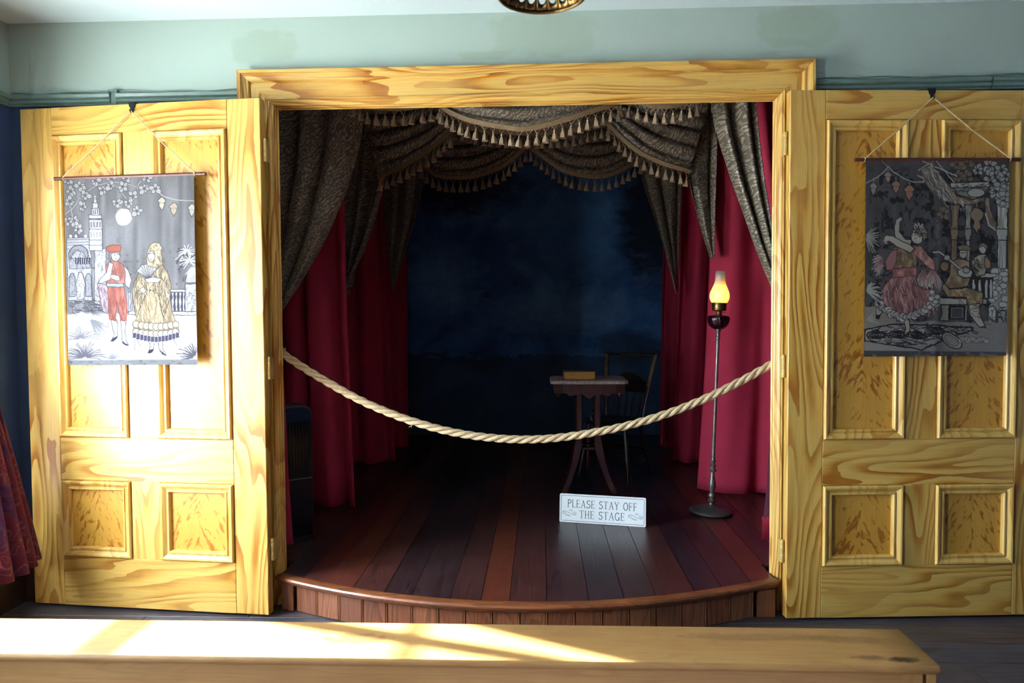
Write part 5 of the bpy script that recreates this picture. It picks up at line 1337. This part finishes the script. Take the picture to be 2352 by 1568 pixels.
    p.ell(750, 682, 27, 40, (206, 196, 188), D, 4); p.line([(732, 662), (746, 658)], 4, K); p.line([(758, 660), (770, 664)], 4, K); p.line([(742, 705), (756, 706)], 4, (150, 80, 80))
    # hem band
    p.put(np.clip((p.Y0-1452)/5, 0, 1), (132, 132, 138)); p.put(np.clip((p.noise(26, 14)-0.6)*4, 0, 1)*np.clip((p.Y0-1456)/5, 0, 1), (96, 96, 104), 0.8)
    p.C = (p.C*0.68 + p.C.mean(1, keepdims=True)*0.32)*0.70
    return p

def paint_right():
    p = Print([(165, 118), (1135, 118), (1120, 1432), (170, 1448)], 300, 420, 5)
    K = (24, 22, 26); B = (66, 63, 66); W = (150, 148, 142); T = (128, 104, 76); Rd = (138, 88, 84); SK = (142, 132, 118)
    p.C[:] = np.array(B)*(0.85+0.25*p.noise(40, 160))[:, None]
    p.put(np.clip((0.62*p.noise(34, 44)+0.38*p.noise(14, 16)-0.50)*6, 0, 1)*np.clip((p.X-170)/60, 0, 1)*np.clip((p.Y-150)/80, 0, 1), K, 0.9)
    p.put(np.clip(1-np.abs(p.X0-650)/34, 0, 1)*np.clip((p.Y-380)/120, 0, 1), (104, 100, 104), 0.5)
    # lantern string
    p.line([(172, 275), (240, 240), (290, 200), (314, 165), (350, 200), (420, 245), (480, 268), (560, 268)], 5, W); p.line([(270, 122), (314, 170)], 4, (120, 116, 112))
    for (x, y, w_, h, c) in ((218, 316, 40, 56, (118, 112, 104)), (316, 238, 38, 52, (140, 108, 104)), (371, 304, 44, 58, (132, 96, 72)), (459, 342, 52, 70, (136, 92, 72))): p.line([(x, y-h), (x, y-h*0.7)], 4, W); p.lantern(x, y, w_, h, c, K)
    # foliage top right
    for (x, y) in ((850, 150), (920, 190), (1000, 160), (1000, 235), (1080, 190), (1060, 260), (1110, 300), (1040, 330), (1095, 380), (790, 230), (850, 235), (690, 480), (1110, 230), (780, 150)): p.leaves(x, y, 6, 50, (150, 148, 142) if x > 860 else (112, 92, 70), (52, 50, 52), 0.62)
    # ropes and draped awning
    for P in ([(520, 190), (620, 130)], [(550, 130), (700, 195), (780, 230)], [(640, 130), (760, 270)], [(515, 225), (560, 250)], [(560, 270), (540, 180)]): p.line(P, 6, W)
    aw = [(538, 182), (585, 165), (612, 128), (632, 175), (700, 260), (730, 320), (790, 370), (860, 392), (960, 372), (985, 352), (960, 392), (880, 420), (800, 415), (700, 395), (620, 350), (570, 280)]
    p.poly(aw, (118, 108, 98), (60, 54, 52), 5, folds=(26, 26)); p.poly([(690, 300), (740, 320), (800, 372), (880, 398), (860, 416), (770, 404), (720, 360)], T); p.scrib(aw, 90, 60, (74, 66, 62), 3.5, 0.95, 0.25); p.scrib(aw, 40, 50, (168, 160, 150), 3.5, 0.95, 0.25)
    p.poly([(965, 375), (1000, 370), (1005, 450), (1030, 510), (1050, 540), (1045, 590), (1000, 570), (975, 500)], (116, 94, 74), K, 4, folds=(20, 40)); p.line([(975, 480), (1000, 560), (1048, 590)], 10, W)
    # entablature, columns
    p.poly([(735, 275), (1000, 268), (1000, 300), (740, 305)], W, K, 4); p.poly([(760, 305), (1000, 300), (960, 360), (900, 385), (780, 350)], (110, 106, 100), K, 4); p.scrib([(750, 280), (1000, 280), (980, 360), (780, 350)], 60, 36, K, 4, 0.3, 0.8, 0.6); p.ell(910, 340, 60, 30, (146, 142, 136), K, 4)
    for (x0, x1, c) in ((745, 790, (118, 96, 74)), (842, 876, (118, 112, 104)), (1055, 1120, W)):
        p.poly([(x0-8, 420), (x1+14, 420), (x1, 480), (x1, 570), (x1+12, 582), (x0-12, 582), (x0, 560), (x0, 480)], c, K, 5, folds=(14, 60)); p.poly([(x0-4, 582), (x1+4, 582), (x1+6, 615), (x1-6, 640), (x1+2, 655), (x0-2, 655), (x0+2, 640), (x0-6, 615)], c, K, 4)
        p.poly([(x0+4, 655), (x1-4, 655), (x1-2, 900), (x0+2, 900)], c, K, 5, folds=(10, 120))
    # hanging lamp
    p.line([(915, 390), (915, 440)], 5, T); p.poly([(900, 440), (930, 440), (965, 475), (955, 510), (935, 530), (945, 570), (925, 590), (918, 620), (905, 590), (888, 570), (900, 530), (875, 505), (870, 475)], (124, 102, 80), K, 5)
    # floral pillar at right
    p.poly([(1035, 850), (1130, 845), (1125, 1370), (1000, 1370), (1000, 1100), (1030, 1060)], (128, 126, 122), K, 4)
    for i in range(26): p.ell(1020+p.r.random()*105, 860+p.r.random()*250, 18+14*p.r.random(), 15+10*p.r.random(), (156, 154, 148), (64, 62, 62), 4)
    for i in range(30): p.ell(1045+p.r.random()*80, 270+p.r.random()*160, 16+10*p.r.random(), 14+8*p.r.random(), (140, 138, 132), (58, 56, 56), 4)
    p.poly([(1000, 1110), (1030, 1095), (1050, 1120), (1055, 1300), (1000, 1320)], W, K, 5); p.poly([(1060, 1130), (1115, 1130), (1115, 1300), (1070, 1300)], (120, 118, 114), K, 5); p.scrib([(1005, 1100), (1120, 1100), (1120, 1360), (1000, 1360)], 60, 34, K, 4, 1.3, 0.9, 0.8)
    # balustrade
    p.poly([(945, 880), (1050, 878), (1050, 905), (945, 908)], W, K, 4); p.poly([(870, 905), (1030, 905), (1030, 1050), (870, 1040)], (34, 32, 36))
    for x in (900, 940, 985, 1015): p.poly([(x-10, 1045), (x-12, 960), (x-6, 920), (x+6, 920), (x+12, 960), (x+10, 1045)], W, K, 4)
    # stone bench and floor
    p.put(np.clip((p.Y-1190-20*p.noise(90, 60))/14, 0, 1), (112, 106, 102)); p.poly([(170, 1110), (370, 1100), (380, 1240), (172, 1255)], (118, 108, 98), None)
    p.poly([(668, 1045), (990, 1055), (990, 1085), (670, 1092)], (146, 138, 128), K, 5); p.poly([(680, 1092), (860, 1090), (860, 1200), (670, 1200), (690, 1150)], (124, 114, 104), K, 5); p.poly([(735, 1095), (850, 1095), (845, 1195), (730, 1195)], K); p.poly([(755, 1112), (832, 1112), (830, 1180), (752, 1180)], None or (60, 56, 58), (110, 104, 98), 4)
    # patterned rug
    rug = [(172, 1265), (260, 1245), (370, 1225), (600, 1230), (900, 1245), (890, 1265), (700, 1330), (560, 1400), (480, 1385), (175, 1345)]
    p.poly(rug, (120, 112, 108), K, 7)
    for (cx, cy) in ((400, 1295), (525, 1298), (250, 1300), (640, 1270)):
        for r_ in (80, 62, 46, 30, 15):
            t = np.linspace(0, 2*PI, 30); p.line([(cx+r_*1.0*math.cos(q), cy+r_*0.42*math.sin(q)) for q in t], 6, K if r_ % 4 else (150, 142, 136))
    p.scrib(rug, 150, 42, K, 5, 0.05, 0.35, 0.9); p.line(rug+[rug[0]], 8, K)
    p.poly([(175, 1345), (480, 1390), (560, 1405), (480, 1412), (175, 1412)], (130, 122, 114)); p.ell(760, 1335, 78, 42, (140, 128, 112), K, 6, 0.6); p.ell(757, 1333, 56, 28, (116, 112, 108), (70, 62, 56), 4, 0.6)
    for i in range(14): p.ell(820+i*13, 1320+22*p.r.random(), 20, 16, (136, 130, 124), (64, 60, 58), 3)
    # dancer
    fr = (152, 140, 132)
    for (x, y, a0, a1, l) in ((290, 800, PI*0.55, PI*1.35, 85), (620, 850, PI*0.25, PI*0.75, 120), (560, 850, PI*0.35, PI*0.7, 110)): p.spray(x, y, 16, l, a0, a1, fr, 6, 0.25); p.spray(x, y, 10, l*0.9, a0, a1, (120, 70, 70), 4, 0.25)
    p.poly([(250, 1120), (280, 1085), (320, 1080), (290, 1140), (262, 1180), (245, 1170)], SK, K, 4); p.poly([(245, 1165), (280, 1160), (262, 1195), (244, 1185)], K); p.poly([(428, 1180), (465, 1185), (475, 1250), (470, 1285), (436, 1300), (445, 1250)], SK, K, 4); p.line([(440, 1300), (475, 1275)], 10, K)
    sk = [(352, 905), (510, 890), (520, 960), (560, 990), (620, 990), (652, 1060), (640, 1130), (560, 1130), (470, 1165), (400, 1180), (340, 1120), (280, 1080), (250, 1040), (300, 960)]
    p.poly(sk, Rd, (70, 36, 38), 5, folds=(26, 70)); p.scrib(sk, 80, 70, (84, 48, 50), 4, 1.35, 0.25); p.scrib(sk, 40, 60, (176, 130, 124), 4, 1.35, 0.25)
    for i in range(34):
        t = i/33; x = 255+390*t; y = 1060+95*math.sin(PI*min(1, t*1.05))+26*p.r.random()-10; p.ell(x, y+20, 20+8*p.r.random(), 18+8*p.r.random(), (152, 146, 138), (60, 54, 54), 4)
    for i in range(14): p.ell(600+p.r.random()*60, 1000+130*p.r.random(), 18, 16, (150, 142, 136), (66, 58, 58), 4)
    p.poly([(352, 850), (512, 835), (515, 895), (350, 915)], (150, 86, 82), (66, 34, 36), 4, folds=(14, 40))
    bod = [(360, 705), (440, 690), (500, 720), (520, 780), (512, 840), (355, 850), (375, 790), (345, 770)]
    p.poly(bod, (132, 106, 76), K, 4, folds=(20, 30)); p.scrib(bod, 50, 26, (70, 54, 40), 3.5, 1.3, 0.6)
    p.poly([(345, 730), (380, 720), (380, 800), (350, 860), (310, 860), (300, 800)], Rd, (66, 34, 36), 4); p.poly([(475, 695), (545, 700), (590, 760), (630, 800), (640, 860), (600, 850), (560, 810), (500, 760)], (150, 96, 88), (66, 34, 36), 4, folds=(20, 30))
    p.poly([(365, 640), (360, 570), (372, 520), (405, 502), (420, 520), (400, 540), (395, 600), (440, 655), (480, 655), (470, 690), (420, 680)], SK, K, 5); p.poly([(290, 640), (310, 625), (350, 632), (400, 660), (470, 690), (500, 720), (470, 745), (390, 710), (330, 668), (300, 665)], (150, 140, 126), K, 5)
    for (dx, dy) in ((-6, 22), (6, 34), (18, 36)): p.line([(300, 645), (295+dx, 645+dy)], 6, SK)
    p.ell(515, 640, 40, 46, (152, 144, 132), K, 4, -0.4); p.poly([(478, 600), (500, 570), (550, 562), (585, 590), (585, 630), (560, 660), (540, 620), (500, 610)], (116, 106, 94), K, 4); p.scrib([(478, 600), (520, 565), (585, 590), (575, 650), (540, 640)], 40, 18, K, 3.5, 0.8, 1.5); p.line([(498, 575), (500, 548), (515, 568), (525, 543), (535, 568), (550, 548), (552, 572)], 5, W); p.line([(498, 648), (510, 645)], 4, K); p.line([(500, 668), (512, 670)], 4, (120, 60, 60))
    # seated musician and companion
    leg = [(740, 990), (860, 975), (960, 1010), (965, 1075), (940, 1100), (935, 1140), (970, 1215), (985, 1245), (940, 1240), (900, 1150), (868, 1150), (850, 1040), (730, 1040), (685, 980), (700, 940)]
    p.poly(leg, (132, 106, 74), K, 5, folds=(24, 40)); p.poly([(870, 1090), (940, 1080), (945, 1150), (978, 1235), (940, 1240), (880, 1160)], (146, 138, 126), K, 5); p.scrib(leg[:8], 30, 46, (66, 52, 40), 4, 0.4, 0.5)
    p.poly([(745, 800), (800, 780), (870, 800), (880, 900), (860, 970), (740, 985), (700, 950), (735, 900)], (128, 104, 76), K, 5, folds=(26, 40)); p.ell(702, 835, 32, 34, (128, 96, 68), K, 5)
    p.poly([(790, 860), (850, 830), (895, 870), (880, 905), (830, 910), (795, 890)], (150, 146, 138), K, 6); p.line([(625, 740), (660, 735), (700, 760), (810, 850)], 16, K); p.line([(625, 740), (660, 735), (700, 760), (810, 850)], 10, W)
    p.ell(720, 775, 22, 20, SK, K, 4); p.ell(850, 860, 24, 18, SK, K, 4)
    p.ell(828, 745, 26, 36, SK, K, 4); p.poly([(785, 705), (815, 688), (850, 690), (880, 705), (878, 725), (800, 725)], (110, 92, 72), K, 4); p.line([(815, 742), (824, 742)], 4, K); p.line([(834, 742), (842, 742)], 4, K)
    p.poly([(885, 790), (925, 755), (975, 748), (1010, 790), (1015, 840), (985, 850), (975, 890), (920, 900), (890, 850)], (140, 128, 108), K, 5, folds=(24, 30)); p.poly([(975, 760), (1010, 800), (1015, 840), (985, 850), (970, 820)], (140, 108, 70), K, 4); p.ell(958, 712, 26, 34, (150, 142, 132), K, 4); p.poly([(930, 690), (958, 674), (988, 690), (986, 720), (965, 695), (938, 705)], (104, 96, 88), K, 3); p.scrib([(890, 780), (930, 760), (930, 880), (895, 850)], 24, 30, K, 3.5, 1.1, 0.5)
    # shrubs at the left edge
    p.spray(170, 640, 14, 100, -PI*0.35, PI*0.45, K, 9, 0.2); p.spray(170, 640, 14, 95, -PI*0.35, PI*0.45, (132, 130, 120), 6, 0.2); p.spray(180, 1010, 16, 110, -PI*0.45, PI*0.2, K, 10, 0.3); p.spray(180, 1010, 16, 105, -PI*0.45, PI*0.2, (142, 140, 130), 7, 0.3); p.spray(180, 1200, 10, 80, -PI*0.3, 0.3, (134, 128, 118), 5, 0.2)
    # hem band
    p.put(np.clip((p.Y0-1405)/5, 0, 1), (64, 62, 66)); p.put(np.clip((p.noise(30, 14)-0.65)*4, 0, 1)*np.clip((p.Y0-1410)/5, 0, 1), (110, 108, 108), 0.8)
    p.C = p.C*0.75 + p.C.mean(1, keepdims=True)*0.25
    return p

def tapestry(side, pr, u0, u1, z0, z1, ud0, ud1, hook_u, label, mat, tilt):
    sg = -1 if side == 'L' else 1
    if side == 'L': base, rz = Vector((-HXL, YHL, DZ)), -TL
    else: base, rz = Vector((HXR, YHR, DZ)), TR
    o = thing('wall_tapestry', base, rz, label, 'tapestry', 'hanging tapestries')
    off = -0.030
    # picture left edge is the larger u on the left door
    xa, xb = (sg*u1, sg*u0) if side == 'L' else (sg*u0, sg*u1)
    nu, nv = pr.nu, pr.nv; U, Vv = pr.U, pr.V
    X = xa + (xb-xa)*U; Z = z1 + tilt*(U-0.5) + (z0-z1)*Vv - DZ
    Yc = off - 0.004*np.sin(Vv*2.2+1) - 0.004*np.sin(PI*U*2.0+0.6)*Vv - 0.010*np.exp(-((U-0.5)/0.05)**2)*Vv*0.5 - 0.006*Vv
    me = bpy.data.meshes.new('cloth'); idx = np.arange(nu*nv).reshape(nv, nu)
    f = np.stack([idx[:-1, :-1], idx[1:, :-1], idx[1:, 1:], idx[:-1, 1:]], -1).reshape(-1, 4)
    me.from_pydata(np.stack([X, Yc, Z], -1).tolist(), [], f.tolist()); me.materials.append(mat)
    ca = me.color_attributes.new('print', 'FLOAT_COLOR', 'POINT'); ca.data.foreach_set('color', np.concatenate([lin(pr.C), np.ones((nu*nv, 1))], 1).astype(np.float32).ravel())
    me.polygons.foreach_set('use_smooth', [True]*len(me.polygons)); me.update()
    c = bpy.data.objects.new('cloth', me); COL.objects.link(c); c.parent = o
    zr = z1 - DZ
    mb = MB(); mb.tube([(sg*ud0, off+0.002, zr - 0.5*tilt*0), (sg*ud1, off+0.002, zr)], 0.0085, 12); mb.build('dowel', M['dowel'], o, smooth=True)
    hz = DH - 0.036
    for uu in (u0 - 0.004, u1 + 0.004):
        mb = MB(); mb.tube([(sg*uu, off+0.002+0.0095*math.cos(a), zr+0.0095*math.sin(a)) for a in [i*PI/5 for i in range(11)]], 0.002, 6); mb.tube([(sg*uu, off-0.006, zr+0.004), (sg*(uu*0.5+hook_u*0.5), off*0.6-0.004, (zr+hz)/2-0.004), (sg*hook_u, -0.014, hz)], 0.0032, 6); mb.build('string', M['string'], o, smooth=True)
    # hook over the door top
    x = sg*hook_u; h = thing('door_hook', base, rz, 'black iron hook over the top of the ' + ('left' if side == 'L' else 'right') + ' door', 'hook', 'door hooks')
    mb = MB(); mb.prism([(x-0.017, DH+0.006), (x-0.016, DH-0.010), (x-0.007, DH-0.026), (x-0.005, DH-0.040), (x+0.005, DH-0.040), (x+0.007, DH-0.026), (x+0.016, DH-0.010), (x+0.017, DH+0.006)], 'y', -0.0045, -0.0025); mb.bevbox((x-0.017, -0.0045, DH+0.003), (x+0.017, DT+0.004, DH+0.006), 0.0008); mb.build('plate', M['iron'], h)
    mb = MB(); mb.tube([(x, -0.004, DH-0.036), (x, -0.010, DH-0.043), (x, -0.018, DH-0.040), (x, -0.021, DH-0.030)], 0.003, 8); mb.build('prong', M['iron'], h, smooth=True)
tapestry('L', paint_left(), 0.304, 0.952, 1.170, 2.036, 0.250, 1.004, 0.620, 'pale grey tapestry of a couple under a moon on the left door', tapestry_mat('woven_moonlit_tapestry'), 0.004)
tapestry('R', paint_right(), 0.322, 0.962, 1.198, 2.062, 0.276, 1.014, 0.630, 'dark grey tapestry of a dancer and musicians on the right door', tapestry_mat('woven_dancer_tapestry'), 0.0)
